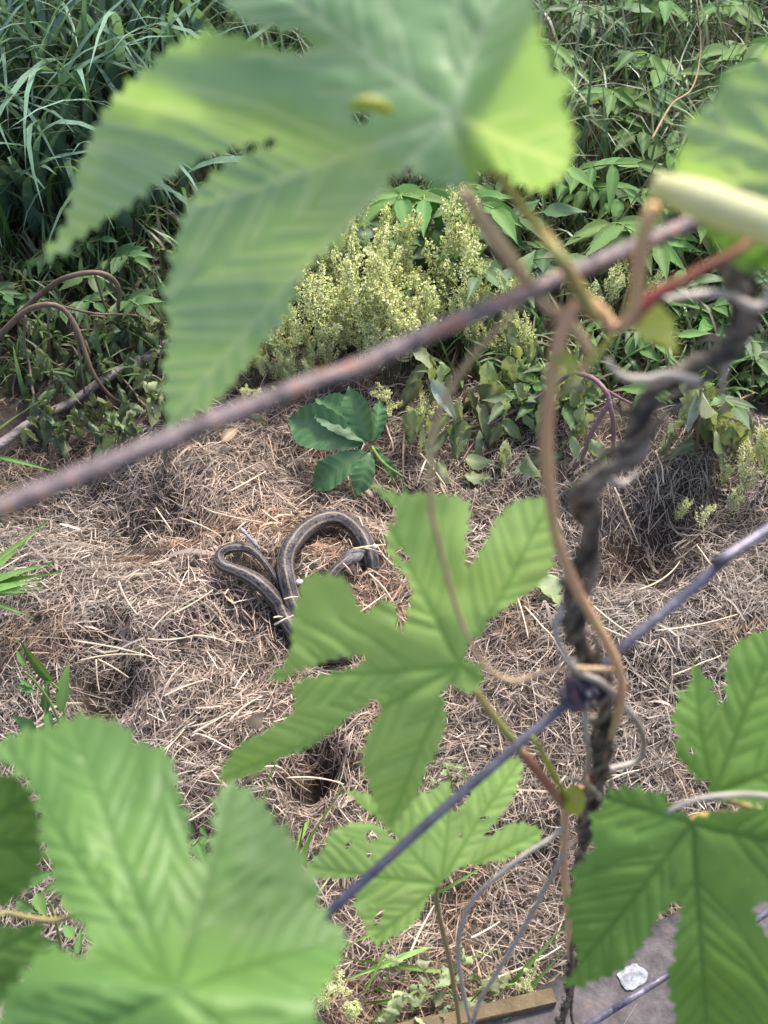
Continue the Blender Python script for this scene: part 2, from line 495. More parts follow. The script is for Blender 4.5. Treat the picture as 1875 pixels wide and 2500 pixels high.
def hay_strands(n, lmean, wmean, zlo, zhi, seed, tone=1.0):
    r = np.random.default_rng(seed)
    m = int(n * 1.7)
    x = r.uniform(-.85, .95, m); y = r.uniform(.05, 1.35, m)
    px, py = project(np.stack([x, y, Hh(x, y)], 1))
    edge = np.interp(px, HB[:, 0], HB[:, 1])
    d = np.clip((py - edge + 60) / 120, 0.05, 1)
    d *= np.where(py > 2000, .75, 1.0)
    for bx, by, hb, rb in BXY:
        if hb < -.045: d *= 1 - .6 * np.exp(-((x - bx) ** 2 + (y - by) ** 2) / (1.2 * rb * rb))
    keep = r.random(m) < d
    x, y, px, py = (a[keep][:n] for a in (x, y, px, py))
    n = len(x)
    L = lmean * r.lognormal(0, .5, n)
    L = np.clip(L, .006, .15)
    a = vnoise(x * 6 + 11, y * 6) * 9 + r.normal(0, 1.0, n)
    bend = r.normal(0, .9, n) * np.where(r.random(n) < .3, 1.0, .3) * L / .06 * .6
    k = 5
    u = np.linspace(-.5, .5, k)[None]
    th = a[:, None] + bend[:, None] * u
    dx, dy = np.cos(th) * L[:, None] / k, np.sin(th) * L[:, None] / k
    cx = x[:, None] + np.cumsum(dx, 1) - dx.sum(1)[:, None] / 2
    cy = y[:, None] + np.cumsum(dy, 1) - dy.sum(1)[:, None] / 2
    off = r.uniform(zlo, zhi, n)
    tilt = r.normal(0, .16, n) * L
    arch = r.normal(0, .10, n) * L
    z0 = Hh(cx, cy)
    zc = Hh(x, y)[:, None]
    cz = .75 * z0 + .25 * zc + off[:, None] + tilt[:, None] * u + arch[:, None] * (1 - 4 * u * u)
    cz = np.maximum(cz, z0 + .0005)
    C = np.stack([cx, cy, cz], -1)
    T = np.gradient(C, axis=1); T /= np.linalg.norm(T, axis=2)[..., None] + 1e-9
    roll = r.uniform(-1.0, 1.0, n)[:, None, None]
    side = np.cross(T, np.array([0, 0, 1.0])); side /= np.linalg.norm(side, axis=2)[..., None] + 1e-9
    S = side * np.cos(roll) + np.cross(side, T) * np.sin(roll)
    w = wmean * r.lognormal(0, .38, n)
    Wd = w[:, None] * np.array([.75, 1, 1, .95, .5])[None]
    pal = np.array([(.47, .36, .245), (.60, .475, .34), (.37, .265, .175), (.26, .19, .13), (.50, .41, .305), (.36, .30, .23), (.17, .122, .085), (.42, .37, .23)])
    pr = np.array([.2, .2, .15, .1, .15, .1, .06, .04])
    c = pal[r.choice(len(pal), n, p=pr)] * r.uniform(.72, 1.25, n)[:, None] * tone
    # hay turns greyer towards both sides of the heap, in patches
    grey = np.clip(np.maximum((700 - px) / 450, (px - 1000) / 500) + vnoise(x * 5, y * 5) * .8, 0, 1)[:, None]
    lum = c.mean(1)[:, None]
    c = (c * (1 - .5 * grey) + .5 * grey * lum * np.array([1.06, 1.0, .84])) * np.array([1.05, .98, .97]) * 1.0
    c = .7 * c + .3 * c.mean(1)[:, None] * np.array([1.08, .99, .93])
    sun_pool = np.clip(1 - ((px - 650) / 600) ** 2 - ((py - 1500) / 500) ** 2, 0, 1)[:, None]  # filtered sun on the middle of the heap, painted into the hay colour
    c = c * (1 + sun_pool * np.array([.30, .25, .24]))
    rusty = (vnoise(x * 14 + 5, y * 14) > .26)[:, None]
    c = np.where(rusty, c * np.array([.86, .76, .68]), c)
    sp2 = path[::3]
    vis = sp2[:, 2] - Hh(sp2[:, 0], sp2[:, 1]) > .011
    sp2 = sp2[vis]
    ok = np.ones(n, bool)
    for kk in range(5):
        dm = np.full(n, 9.0)
        for q in sp2:
            dm = np.minimum(dm, (C[:, kk, 0] - q[0]) ** 2 + (C[:, kk, 1] - q[1]) ** 2)
        ok &= (dm > .0115 ** 2) | (C[:, kk, 2] < Hh(C[:, kk, 0], C[:, kk, 1]) + .008)
    ok |= r.random(n) < .045
    return C[ok], Wd[ok], S[ok], c[ok]

a1 = hay_strands(70000, .020, .00037, .000, .010, 1, .50)  # under layer coloured darker, for the shade in the gaps
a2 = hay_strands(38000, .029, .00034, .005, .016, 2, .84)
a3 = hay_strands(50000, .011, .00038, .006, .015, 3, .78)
a4 = hay_strands(900, .030, .0010, .008, .017, 4, .85)
ribs = [np.concatenate(q) for q in zip(a1, a2, a3, a4)]
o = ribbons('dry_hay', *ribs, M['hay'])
tag(o, 'heap of tangled dry tan hay covering the ground around the snake', 'hay')

# ------------------------------------------------------------------ straw stalks that can be told apart
stalks = [((440, 1265), (540, 1310)), ((180, 1565), (390, 1610)), ((190, 1615), (350, 1600)), ((235, 1610), (243, 1690)), ((240, 1610), (315, 1655)),
          ((360, 1560), (470, 1552)), ((470, 1552), (560, 1570)), ((380, 1240), (422, 1300)), ((290, 1420), (335, 1500)), ((420, 1500), (520, 1440)),
          ((370, 1540), (430, 1480)), ((505, 1245), (640, 1275)), ((640, 1245), (690, 1280)), ((400, 1700), (500, 1660)), ((340, 1880), (450, 1780)),
          ((460, 2005), (520, 1960)), ((560, 1760), (640, 1700)), ((470, 1790), (560, 1740)), ((560, 1200), (650, 1150)), ((700, 1140), (790, 1080)),
          ((1280, 1480), (1400, 1640)), ((1450, 1480), (1560, 1560)), ((1470, 1530), (1600, 1580)), ((1600, 1540), (1800, 1500)), ((1560, 1440), (1660, 1370)),
          ((1500, 1190), (1560, 1330)), ((1620, 1180), (1600, 1100)), ((1700, 1330), (1760, 1420)), ((1640, 1650), (1760, 1600)), ((1480, 1910), (1560, 1880)),
          ((620, 1875), (760, 1935)), ((700, 1900), (840, 1915)), ((1000, 2330), (1060, 2210)), ((1150, 2290), (1220, 2250)), ((1180, 2395), (1370, 2310)),
          ((870, 1500), (940, 1450)), ((900, 1400), (960, 1470)), ((960, 1380), (920, 1330)), ((1240, 1400), (1290, 1560)), ((1020, 1100), (1090, 1190))]
for i, ((xa, ya), (xb, yb)) in enumerate(stalks):
    A, B = G(xa, ya, .021), G(xb, yb, .021)
    ts = np.linspace(0, 1, 7)
    pts = A + (B - A) * ts[:, None]
    side = np.cross(B - A, (0, 0, 1)); side /= np.linalg.norm(side)
    bow = random.uniform(-.07, .07) * np.linalg.norm(B - A)
    pts = pts + side * (bow * 4 * ts * (1 - ts))[:, None]
    pts[:, 2] = np.maximum(pts[:, 2], Hh(pts[:, 0], pts[:, 1]) + .016)
    s = tube('straw_stalk', pts, [.0011, .0010, .0006], M['straw'] if 'straw' in M else M.setdefault('straw', plain_mat('straw', [(.3, (.50, .39, .26)), (.7, (.66, .55, .40))], 60, .45)), None, 12, 5)
    tag(s, 'long pale straw stalk lying loose on top of the hay', 'straw', 'loose straw stalks on the hay')

# ------------------------------------------------------------------ snake
arc = np.concatenate([[0], np.cumsum(np.linalg.norm(np.diff(path, axis=0), axis=1))])
LT = arc[-1]
wid = np.interp(arc, [0, .0015, .005, .010, .016, .021, .027, .035, .08, .2, .45 * LT, .65 * LT, .78 * LT, .84 * LT, .92 * LT, LT],
                [.0014, .0042, .0062, .0080, .0096, .0098, .0078, .0066, .0072, .0103, .0108, .0100, .0090, .0072, .0040, .0018])
hgt = np.interp(arc, [0, .0015, .005, .010, .016, .021, .027, .035, .08, .2, .45 * LT, .65 * LT, .78 * LT, .84 * LT, .92 * LT, LT],
                [.0010, .0027, .0041, .0054, .0062, .0064, .0062, .0060, .0070, .0097, .0100, .0094, .0084, .0068, .0038, .0017])
T = np.gradient(path, axis=0); T /= np.linalg.norm(T, axis=1)[:, None]
wid, hgt = wid * np.interp(arc, [.03, .06], [1, .90]), hgt * .93
sides = 24
V, F, ANG, LEN = [], [], [], []
for i in range(npt):
    sd = np.cross(T[i], (0, 0, 1)); sd /= np.linalg.norm(sd)
    up = np.cross(sd, T[i])
    for k in range(sides + 1):
        a = math.pi * (2 * k / sides - 1)
        V.append(path[i] + sd * math.sin(a) * wid[i] + up * math.cos(a) * hgt[i])
        ANG.append(a); LEN.append(arc[i])
for i in range(npt - 1):
    for k in range(sides):
        a = i * (sides + 1) + k
        F.append((a, a + 1, a + sides + 2, a + sides + 1))
F.append(tuple(range(sides)))
snake = thing('garter_snake', 'dark grey striped snake lying coiled on the dry hay', 'snake', path[120])
part('body', V, F, M['snake'], snake, True, {'ang': ANG, 'len': LEN})
ie = int(np.argmin(abs(arc - .0085)))
sd = np.cross(T[ie], (0, 0, 1)); sd /= np.linalg.norm(sd); upv = np.cross(sd, T[ie])
for s in (-1, 1):
    c = path[ie] + sd * s * wid[ie] * .80 + upv * hgt[ie] * .42
    v, f = [], []
    for i in range(7):
        for k in range(10):
            th, ph = math.pi * i / 6, 2 * math.pi * k / 10
            v.append(c + np.array([math.sin(th) * math.cos(ph), math.sin(th) * math.sin(ph), math.cos(th)]) * .0016)
    for i in range(6):
        for k in range(10):
            f.append((i * 10 + k, i * 10 + (k + 1) % 10, (i + 1) * 10 + (k + 1) % 10, (i + 1) * 10 + k))
    part('eye', v, f, M['eye'], snake)

# hay blades that lie across the snake
for k, (pa, pb, la, lb) in enumerate([((670, 1526), (718, 1502), .034, .042), ((693, 1463), (728, 1457), .042, .036), ((668, 1508), (690, 1506), .044, .038), ((862, 1340), (942, 1330), .040, .030),
                                      ((838, 1376), (860, 1402), .036, .026), ((880, 1336), (935, 1350), .037, .026), ((876, 1262), (886, 1286), .046, .042)]):
    s = tube('straw_stalk', [G(*pa, la), (G(*pa, la) + G(*pb, lb)) / 2 + np.array([0, 0, .001]), G(*pb, lb)], [.0010, .0011, .0006], M['straw'], None, 10, 5)
    tag(s, 'short straw stalk lying across the body of the snake', 'straw', 'straw lying across the snake')

# ------------------------------------------------------------------ big hop leaves, shaped from an outline
def inside(pts, poly):
    x, y = pts[:, 0], pts[:, 1]
    r = np.zeros(len(pts), bool)
    j = len(poly) - 1
    for i in range(len(poly)):
        xi, yi = poly[i]; xj, yj = poly[j]
        c = ((yi > y) != (yj > y)) & (x < (xj - xi) * (y - yi) / (yj - yi + 1e-12) + xi)
        r ^= c
        j = i
    return r

def closed_path(pts, step):
    p = np.asarray(pts, float)
    n = len(p)
    out = []
    for i in range(n):
        a, b, c, d = p[i - 1], p[i], p[(i + 1) % n], p[(i + 2) % n]
        for t in np.linspace(0, 1, 10, endpoint=False):
            out.append(.5 * (2 * b + (c - a) * t + (2 * a - 5 * b + 4 * c - d) * t * t + (3 * b - a - 3 * c + d) * t ** 3))
    out = np.array(out + [out[0]])
    s = np.concatenate([[0], np.cumsum(np.linalg.norm(np.diff(out, axis=0), axis=1))])
    m = max(12, int(s[-1] / step))
    u = np.linspace(0, s[-1], m, endpoint=False)
    return np.stack([np.interp(u, s, out[:, k]) for k in (0, 1)], 1)

def seg_dist(p, a, b):
    ab = b - a
    t = np.clip(((p - a) @ ab) / (ab @ ab + 1e-9), 0, 1)
    return np.linalg.norm(p - (a + t[:, None] * ab), axis=1)

def hop_leaf(outline, base, tips, tf, material, parent, tooth=(30, 8), s=8, quilt=.0011, holes=(), vw=6, vein_gap=52, label=None, seed=0, roll=None):
    r = np.random.default_rng(seed + 50)
    base = np.array(base, float)
    step = tooth[0] / 4
    ol = closed_path(outline, step)
    area = .5 * np.sum(ol[:, 0] * np.roll(ol[:, 1], -1) - np.roll(ol[:, 0], -1) * ol[:, 1])
    tg = np.roll(ol, -1, 0) - np.roll(ol, 1, 0)
    tg /= np.linalg.norm(tg, axis=1)[:, None] + 1e-9
    nrm = np.stack([tg[:, 1], -tg[:, 0]], 1) * (1 if area > 0 else -1)
    ph = np.cumsum(.25 * r.uniform(.75, 1.3, len(ol))) % 1.0
    amp = tooth[1] * (.65 + .7 * r.random(len(ol)))
    ol = ol + nrm * ((ph ** 1.3) * amp - tooth[1] * .5)[:, None]
    segP, segS, own = [], [], []
    for it, tp in enumerate(tips):
        tp = np.array(tp, float)
        d = tp - base
        Ld = np.linalg.norm(d); u = d / Ld; w = np.array([-u[1], u[0]])
        mid = base + d * .5 + w * Ld * r.uniform(-.03, .03)
        segP += [(base, mid), (mid, tp)]
        kk = max(3, int(Ld / vein_gap))
        for i in range(1, kk):
            for sg in (-1, 1):
                fr = (i + r.uniform(-.28, .28)) / kk
                q = base + d * fr
                if fr < .18: continue
                lg = Ld * (.20 + .34 * math.sin(math.pi * min(1, fr * 1.05)) * (1 - .35 * fr))
                a = math.radians(44 + r.uniform(-5, 5))
                dr = u * math.cos(a) + sg * w * math.sin(a)
                q2 = q + dr * lg * .55
                dr2 = u * math.cos(a * .75) + sg * w * math.sin(a * .75)
                segS += [(q, q2), (q2, q2 + dr2 * lg * .45)]
                own += [it, it]
    lo, hi = ol.min(0), ol.max(0)
    xs = np.arange(lo[0], hi[0], s); ys = np.arange(lo[1], hi[1], s * .87)
    gxx, gyy = np.meshgrid(xs, ys)
    gxx = gxx + (np.arange(len(ys)) % 2)[:, None] * s * .5
    ip = np.stack([gxx.ravel(), gyy.ravel()], 1) + r.uniform(-.18, .18, (gxx.size, 2)) * s
    ip = ip[inside(ip, ol)]
    md = np.full(len(ip), 1e9)
    for q in ol[::1]:
        md = np.minimum(md, np.abs(ip - q).max(1))
    ip = ip[md > s * .45]
    n = len(ol)
    pts = [Vector(q) for q in ol]
    edges = [(i, (i + 1) % n) for i in range(n)]
    for hl in holes:
        hc = closed_path(hl, 7)
        hc = hc + r.uniform(-1.5, 1.5, hc.shape)
        b0 = len(pts)
        pts += [Vector(q) for q in hc]
        edges += [(b0 + i, b0 + (i + 1) % len(hc)) for i in range(len(hc))]
    pts += [Vector(q) for q in ip]
    ov, oe, of, *_ = delaunay_2d_cdt(pts, edges, [], 0, .01)
    v2 = np.array([(q.x, q.y) for q in ov])
    tri = np.array([t for t in of])
    cen = v2[tri].mean(1)
    keep = inside(cen, ol)
    for hl in holes:
        keep &= ~inside(cen, closed_path(hl, 7))
    tri = tri[keep]
    used = np.unique(tri)
    remap = -np.ones(len(v2), int); remap[used] = np.arange(len(used))
    v2 = v2[used]; tri = remap[tri]
    dPall = np.array([seg_dist(v2, a, b) for a, b in segP])
    dP = dPall.min(0)
    near_ = dPall.argmin(0) // 2
    dS = np.full(len(v2), 1e3)
    for (a, b), o_ in zip(segS, own):
        dS = np.where(near_ == o_, np.minimum(dS, seg_dist(v2, a, b)), dS)
    rb = np.linalg.norm(v2 - base, axis=1)
    vein = np.maximum(np.exp(-(dP / (vw * np.clip(1.5 - rb / 700, .6, 1.5))) ** 2), .72 * np.exp(-(dS / (vw * .72)) ** 2))
    t = np.array([tf(x, y) for x, y in v2])
    d = np.minimum(dP, dS)
    quilt = quilt * .72 * (1 + 1.3 * vnoise(v2[:, 0] / 90 + seed * 3, v2[:, 1] / 90))
    puff = quilt * (1 - np.exp(-(d / 17.0) ** 1.3)) + quilt * .9 * (1 - np.exp(-dP / 45.0))
    wav = (vnoise(v2[:, 0] / 170 + seed, v2[:, 1] / 170) * 4 + vnoise(v2[:, 0] / 45, v2[:, 1] / 45 + seed) * .5) * .001
    t = t - puff + wav
    w = np.array([P(x, y, tt) for (x, y), tt in zip(v2, t)])
    if roll is not None:
        w = roll(v2, w)
    return part('leaf', w, tri[:, ::-1], material, parent, True, {'vein': vein}, label)

def tplane(b, t0, gx=0, gy=0, droop=0.0, fold=None):
    """depth over the leaf: level at its base b, slopes per 1000 px, and tips bending away"""
    def f(x, y):
        dx, dy = (x - b[0]) / 1000, (y - b[1]) / 1000
        return t0 + gx * dx + gy * dy + droop * (dx * dx + dy * dy) + (fold(x, y) if fold else 0)
    return f

def fpt(x, y, k=1.0, dt=0.0):
    return P(x, y, FT(x, y) * k + dt)

# ------------------------------------------------------------------ wire fence
def gdown(p, to=None):
    """point of the ground straight below a world point"""
    return np.array([p[0], p[1], float(Hh(p[0], p[1]))])
kn = fpt(1412, 1692)
fence = thing('wire_fence', 'weathered grey fence wire with a twisted knot where the strands cross', 'fence', gdown(kn))
A, B = P(-20, 1248, FT(-20, 1248)), P(1690, 545, FT(1690, 545))
C1 = P(850, 905, FT(850, 905))
dirw = (B - A) / np.linalg.norm(B - A)
tube('wire', [A - dirw * 1.2, A - dirw * .5, A, C1, B, B + dirw * .5, B + dirw * 1.4], .00165, M['wire_rust'], fence, 420, 10, .05, label='rust-spotted upper fence wire')
pts = [P(x, y, FT(x, y)) for x, y in [(806, 2224), (1060, 1995), (1250, 1830), (1412, 1692), (1520, 1580), (1640, 1480), (1720, 1412), (1790, 1350), (1885, 1285)]]
d0, d1 = pts[0] - pts[1], pts[-1] - pts[-2]
d0, d1 = d0 / np.linalg.norm(d0), np.array([.8, .55, .05])
tube('wire', [pts[0] + d0 * 1.0, pts[0] + d0 * .3] + pts + [pts[-1] + d1 * .3, pts[-1] + d1 * 1.3], .0017, M['wire'], fence, 420, 10, .04, label='blue-grey lower fence wire')
def ftp(x, y): return P(x, y, .80)
q = [ftp(1330, 2570), ftp(1500, 2463), ftp(1640, 2375), ftp(1760, 2299)]
dq = (q[-1] - q[0]) / np.linalg.norm(q[-1] - q[0])
tube('wire', [q[0] - dq * 1.0] + q + [q[-1] + dq * 1.2], .0024, M['wire'], fence, 160, 10, .04, label='lowest fence wire close above the grey slab')
stay = [fpt(x, y, 1.012) for x, y in [(1803, 690), (1808, 739), (1797, 811), (1745, 870), (1681, 912), (1618, 950), (1570, 1001), (1546, 1064), (1513, 1115), (1462, 1161), (1437, 1212), (1435, 1275), (1428, 1340), (1418, 1390), (1400, 1440), (1396, 1500), (1411, 1559), (1437, 1622), (1466, 1677), (1478, 1749), (1466, 1812), (1455, 1890), (1437, 1969), (1420, 2053), (1405, 2180), (1392, 2330)]] + [P(1388, 2460, .80)]
tube('stay_wire', stay + [gdown(stay[-1]) - np.array([0, 0, .03])], .0007, M['knot'], fence, 160, 8, label='upright stay wire inside the dead vine')
# knot: wraps of wire round the crossing
hel = []
wdir = (pts[4] - pts[2]) / np.linalg.norm(pts[4] - pts[2])
e1 = np.cross(wdir, (0, 0, 1.0)); e1 /= np.linalg.norm(e1); e2 = np.cross(e1, wdir)
for i in range(60):
    a = 2 * math.pi * i / 14
    hel.append(kn + wdir * (-.0045 + .009 * i / 59) + (e1 * math.cos(a) + e2 * math.sin(a)) * (.0032 + .0008 * math.sin(a * .37)))
tube('knot', hel, .0014, M['knot'], fence, 160, 8, .08)
tube('knot', [fpt(1388, 1655), fpt(1395, 1690, .985), fpt(1412, 1715, .98), fpt(1432, 1728, .99), fpt(1440, 1700, 1.0)], .0015, M['knot'], fence, 40, 8, .08)

# ------------------------------------------------------------------ hop vine with the rosy stem
vine = thing('hop_vine', 'hop vine with rosy twining stem and lobed green leaves on the fence', 'vine', gdown(fpt(1380, 2480)))
stem_px = [(1600, 500, .93), (1575, 560, .93), (1560, 630, .93), (1552, 720, .93), (1530, 790, .93), (1490, 800, .95), (1462, 750, .97), (1420, 735, .98), (1385, 770, .98), (1362, 840, .97), (1346, 938, .97), (1333, 1064, .97), (1341, 1191, .97), (1357, 1305, .97),
           (1382, 1377, .97), (1411, 1445, .97), (1449, 1512, .96), (1487, 1580, .95), (1511, 1635, .94), (1519, 1694, .94), (1508, 1749, .96), (1485, 1810, 1.0), (1455, 1880, 1.03), (1410, 1935, 1.02),
           (1385, 1965, .99), (1378, 2032, .99), (1378, 2138, .99), (1387, 2220, .99), (1392, 2330, 1.0)]
sp_ = [fpt(x, y, k) for x, y, k in stem_px]
sp_.append(P(1395, 2430, .80)); sp_.append(gdown(P(1395, 2470, .82)) - np.array([0, 0, .02]))
tube('stem', sp_, [.0014, .0014, .0014, .0015, .0016, .0017, .0019, .0019, .0018, .0017, .0016, .0016, .0016], M['vine_stem'], vine, 260, 10, .03)

# top leaf
T_OUT = [(1356, 447), (1293, 468), (1238, 426), (1183, 422), (1178, 430), (1149, 456), (1106, 456), (1047, 447), (1013, 418), (980, 418), (938, 456), (916, 494), (857, 549), (836, 591), (798, 608), (765, 646),
         (735, 684), (690, 790), (640, 848), (590, 915), (542, 972), (475, 1012), (412, 1038), (401, 938), (407, 791), (405, 701), (424, 610), (452, 509), (486, 452), (542, 407), (600, 374), (680, 346), (640, 350), (544, 373), (422, 426), (338, 489),
         (253, 544), (181, 595), (105, 632), (156, 544), (169, 485), (181, 422), (203, 371), (236, 304), (270, 245), (325, 190), (367, 160), (401, 122), (451, 101), (506, 76), (591, 84), (663, 110), (718, 131),
         (755, 118), (739, 84), (684, 72), (600, 59), (570, 36), (540, 0), (520, -70), (580, -170), (720, -230), (920, -240), (1080, -160), (1200, -110), (1289, -20), (1318, 30), (1320, 84), (1335, 139), (1344, 169), (1403, 190), (1390, 219),
         (1373, 249), (1394, 295), (1403, 359), (1390, 422)]
TB = (1112, 282)
def t_fold(x, y):
    # the right half rises as a flap away from the light, the upper lobe sits above the lower ones
    f = 0.0
    xm = 1112 + ((282 - y) * .55 if y < 282 else (y - 282) * .40)      # the midrib the flap folds along
    if x > xm - 40:
        q_ = (x - xm + 40) / 120
        w_ = 1.0 if q_ > 1 else q_ * q_ * (3 - 2 * q_)
        f += w_ * (-.085 * (x - xm) / 1000 + .16 * (y - 282) / 1000)
    s = 1 / (1 + math.exp(-((y - 330) + (x - 700) * -.28) / 22)) if x < 1000 else 0
    f += .010 * s * min(1, (1000 - x) / 250) if x < 1000 else 0
    s2 = 1 / (1 + math.exp(-(y - 100) / 18)) if x < 900 else 0
    f += .006 * s2 * min(1, (900 - x) / 250) if x < 900 else 0
    return f
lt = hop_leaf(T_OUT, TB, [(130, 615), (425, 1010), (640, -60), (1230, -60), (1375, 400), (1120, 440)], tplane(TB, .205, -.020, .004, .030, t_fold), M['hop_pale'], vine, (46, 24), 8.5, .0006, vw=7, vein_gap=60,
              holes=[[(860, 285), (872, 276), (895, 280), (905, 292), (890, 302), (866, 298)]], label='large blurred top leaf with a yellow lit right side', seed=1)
tube('petiole', [P(1112, 284, .207), P(1150, 340, .214), P(1213, 422, .219), P(1295, 530, .217), P(1356, 613, FT(1356, 613) * .98), P(1410, 700, FT(1410, 700) * .97), P(1450, 772, FT(1450, 772) * .955)], [.0010, .0011, .0012, .0014], M['petiole'], lt, 50, 8)
# curled yellowish fold beside the hole
tube('insect_fold', [P(852, 262, .2035), P(885, 252, .2025), P(925, 256, .2028), P(960, 276, .2045)], [.0005, .0014, .0014, .0005], M['bract'], lt, 24, 8, label='curled yellowish edge of a hole in the leaf')

# middle leaf
M_OUT = [(1158, 1563), (1175, 1546), (1200, 1512), (1250, 1478), (1293, 1449), (1330, 1415), (1352, 1369), (1352, 1305), (1338, 1217), (1300, 1214), (1251, 1225), (1218, 1262), (1192, 1305), (1172, 1345), (1143, 1382), (1137, 1352), (1143, 1298),
         (1149, 1243), (1140, 1224), (1112, 1212), (1082, 1203), (1027, 1203), (981, 1205), (943, 1194), (894, 1173), (926, 1207), (960, 1236), (966, 1268), (949, 1289), (943, 1327), (947, 1361), (972, 1386), (998, 1424),
         (1002, 1454), (993, 1487), (986, 1528), (978, 1546), (971, 1517), (968, 1483), (956, 1468), (926, 1468), (901, 1487), (880, 1488), (863, 1445), (842, 1412), (812, 1403), (749, 1403), (734, 1437), (719, 1479),
         (711, 1530), (707, 1593), (681, 1631), (656, 1654), (686, 1663), (736, 1635), (795, 1618), (842, 1601), (886, 1604), (867, 1627), (795, 1642), (715, 1669), (719, 1699), (707, 1741), (660, 1774), (593, 1812),
         (551, 1860), (533, 1912), (600, 1899), (642, 1882), (663, 1863), (739, 1834), (781, 1808), (820, 1780), (850, 1753), (888, 1728), (924, 1713), (926, 1741), (900, 1785), (884, 1842), (887, 1880), (904, 1930), (925, 1985), (952, 2022),
         (985, 1990), (1022, 1935), (1043, 1876), (1068, 1834), (1085, 1790), (1091, 1753), (1087, 1712), (1080, 1690), (1106, 1674), (1129, 1692), (1167, 1690), (1179, 1656), (1175, 1623), (1158, 1616), (1136, 1612), (1142, 1585)]
MB = (1122, 1625)
lm = hop_leaf(M_OUT, MB, [(905, 1185), (1335, 1235), (665, 1650), (548, 1895), (952, 2010), (1172, 1660)], tplane(MB, .335, .0, .02, .045), M['hop_mid'], vine, (32, 15), 6.5, .0010, vw=5, vein_gap=44,
              holes=[[(966, 1345), (978, 1340), (992, 1352), (1000, 1368), (990, 1373), (976, 1362)]], label='middle leaf hanging in front of the snake', seed=2)
tube('petiole', [P(1122, 1627, .336), P(1158, 1682, .342), P(1215, 1760, .352), P(1270, 1830, .365), P(1325, 1900, .376), P(1372, 1960, FT(1372, 1960) * .99)], [.0011, .0013, .0015, .0017], M['petiole'], lm, 40, 8)
tube('petiole', [P(1270, 1830, .3652), P(1325, 1900, .3762), P(1374, 1963, FT(1374, 1963) * .99)], [.00155, .0018, .0019], M['petiole_red'], lm, 24, 8, label='reddish base of the leaf stalk')

# bracts and small pieces at the upper node
def small_leaf(px, t, material, parent, name='bract', label=None, tooth=(60, 2), seed=3):
    c = np.mean(px, 0)
    ob = hop_leaf(px, px[0], [px[len(px) // 2]], tplane(c, t, .01, .02), material, parent, tooth, 8, .0004, vw=5, label=label, seed=seed)
    ob.name = name; ob.data.name = name
    return ob
tn = FT(1540, 780) * .95
small_leaf([(1545, 800), (1575, 765), (1600, 742), (1622, 752), (1640, 780), (1648, 820), (1655, 868), (1625, 850), (1585, 832), (1555, 815)], tn, M['bract'], vine, label='pale yellow triangular bract at the stem node')
small_leaf([(1345, 868), (1360, 852), (1385, 850), (1405, 875), (1420, 895), (1405, 915), (1400, 930), (1380, 900), (1352, 885)], FT(1370, 880) * .96, M['bract'], vine, seed=5)
small_leaf([(1430, 890), (1440, 870), (1480, 832), (1500, 808), (1505, 818), (1485, 845), (1460, 875), (1445, 893)], FT(1450, 850) * .955, M['bract'], vine, seed=6)
tube('petiole', [fpt(1535, 785, .93), fpt(1575, 745, .925), fpt(1610, 716, .92), fpt(1700, 666, .90), fpt(1790, 618, .88), fpt(1850, 575, .88)], [.0015, .0013, .0010, .0009, .0009], M['petiole_red'], vine, 40, 8, label='bright red leaf stalk at the upper node')
tube('side_stem', [fpt(1132, 470, 1.02), fpt(1180, 540, 1.02), fpt(1250, 641, 1.02), fpt(1330, 740, 1.0), fpt(1400, 800, .985), fpt(1440, 865, .97), fpt(1425, 905, .97)], [.0011, .0014, .0013, .0011, .0012], M['tendril'], vine, 60, 8)
tube('tendril', [fpt(1277, 735, 1.0), fpt(1200, 820, 1.06), fpt(1130, 904, 1.10), fpt(1062, 1040, 1.10), fpt(1051, 1221, 1.08), fpt(1085, 1379, 1.06), fpt(1130, 1526, 1.04), fpt(1187, 1627, 1.02), fpt(1255, 1661, 1.0), fpt(1356, 1634, .97), fpt(1458, 1633, .95), fpt(1505, 1640, .95)],
     [.0006, .0007, .0007, .0006, .0007, .0009], M['tendril'], vine, 120, 7, label='long thin tan tendril arching past the middle leaf')
small_leaf([(1385, 1925), (1400, 1915), (1425, 1930), (1430, 1960), (1415, 1990), (1385, 1985), (1370, 1955)], FT(1395, 1950) * .975, M['bract'], vine, seed=8)
tube('side_shoot', [fpt(1385, 1950, .97), fpt(1345, 1880, .97), fpt(1320, 1830, .97), fpt(1300, 1800, .98)], [.0012, .0010, .0012, .0008], M['bract'], vine, 30, 8)

# ------------------------------------------------------------------ small hop shoot with eaten leaf
S_OUT = [(1085, 2150), (1123, 2121), (1186, 2106), (1224, 2104), (1258, 2087), (1300, 2068), (1323, 2045), (1325, 2028), (1306, 2015), (1268, 2009), (1238, 2011), (1217, 2028), (1192, 2043), (1184, 2037), (1200, 2019), (1221, 1994),
         (1247, 1960), (1264, 1922), (1276, 1884), (1272, 1859), (1262, 1849), (1224, 1859), (1199, 1880), (1161, 1918), (1127, 1965), (1106, 1982), (1101, 1945), (1098, 1905), (1075, 1914), (1040, 1935), (990, 1950), (940, 1945), (904, 1939), (841, 1931), (870, 1954),
         (891, 1977), (929, 2007), (945, 2028), (968, 2050), (921, 2013), (887, 2007), (853, 2011), (824, 2019), (803, 2036), (790, 2070), (769, 2095), (745, 2123), (781, 2146), (853, 2143), (905, 2140), (880, 2165), (864, 2209),
         (883, 2247), (904, 2294), (921, 2308), (959, 2289), (1005, 2260), (1030, 2230), (1047, 2192), (1062, 2175)]
SB = (1075, 2158)
shoot = thing('hop_shoot', 'young hop shoot with one insect-eaten lobed leaf behind the lower wire', 'vine', gdown(P(1125, 2520, .9)))
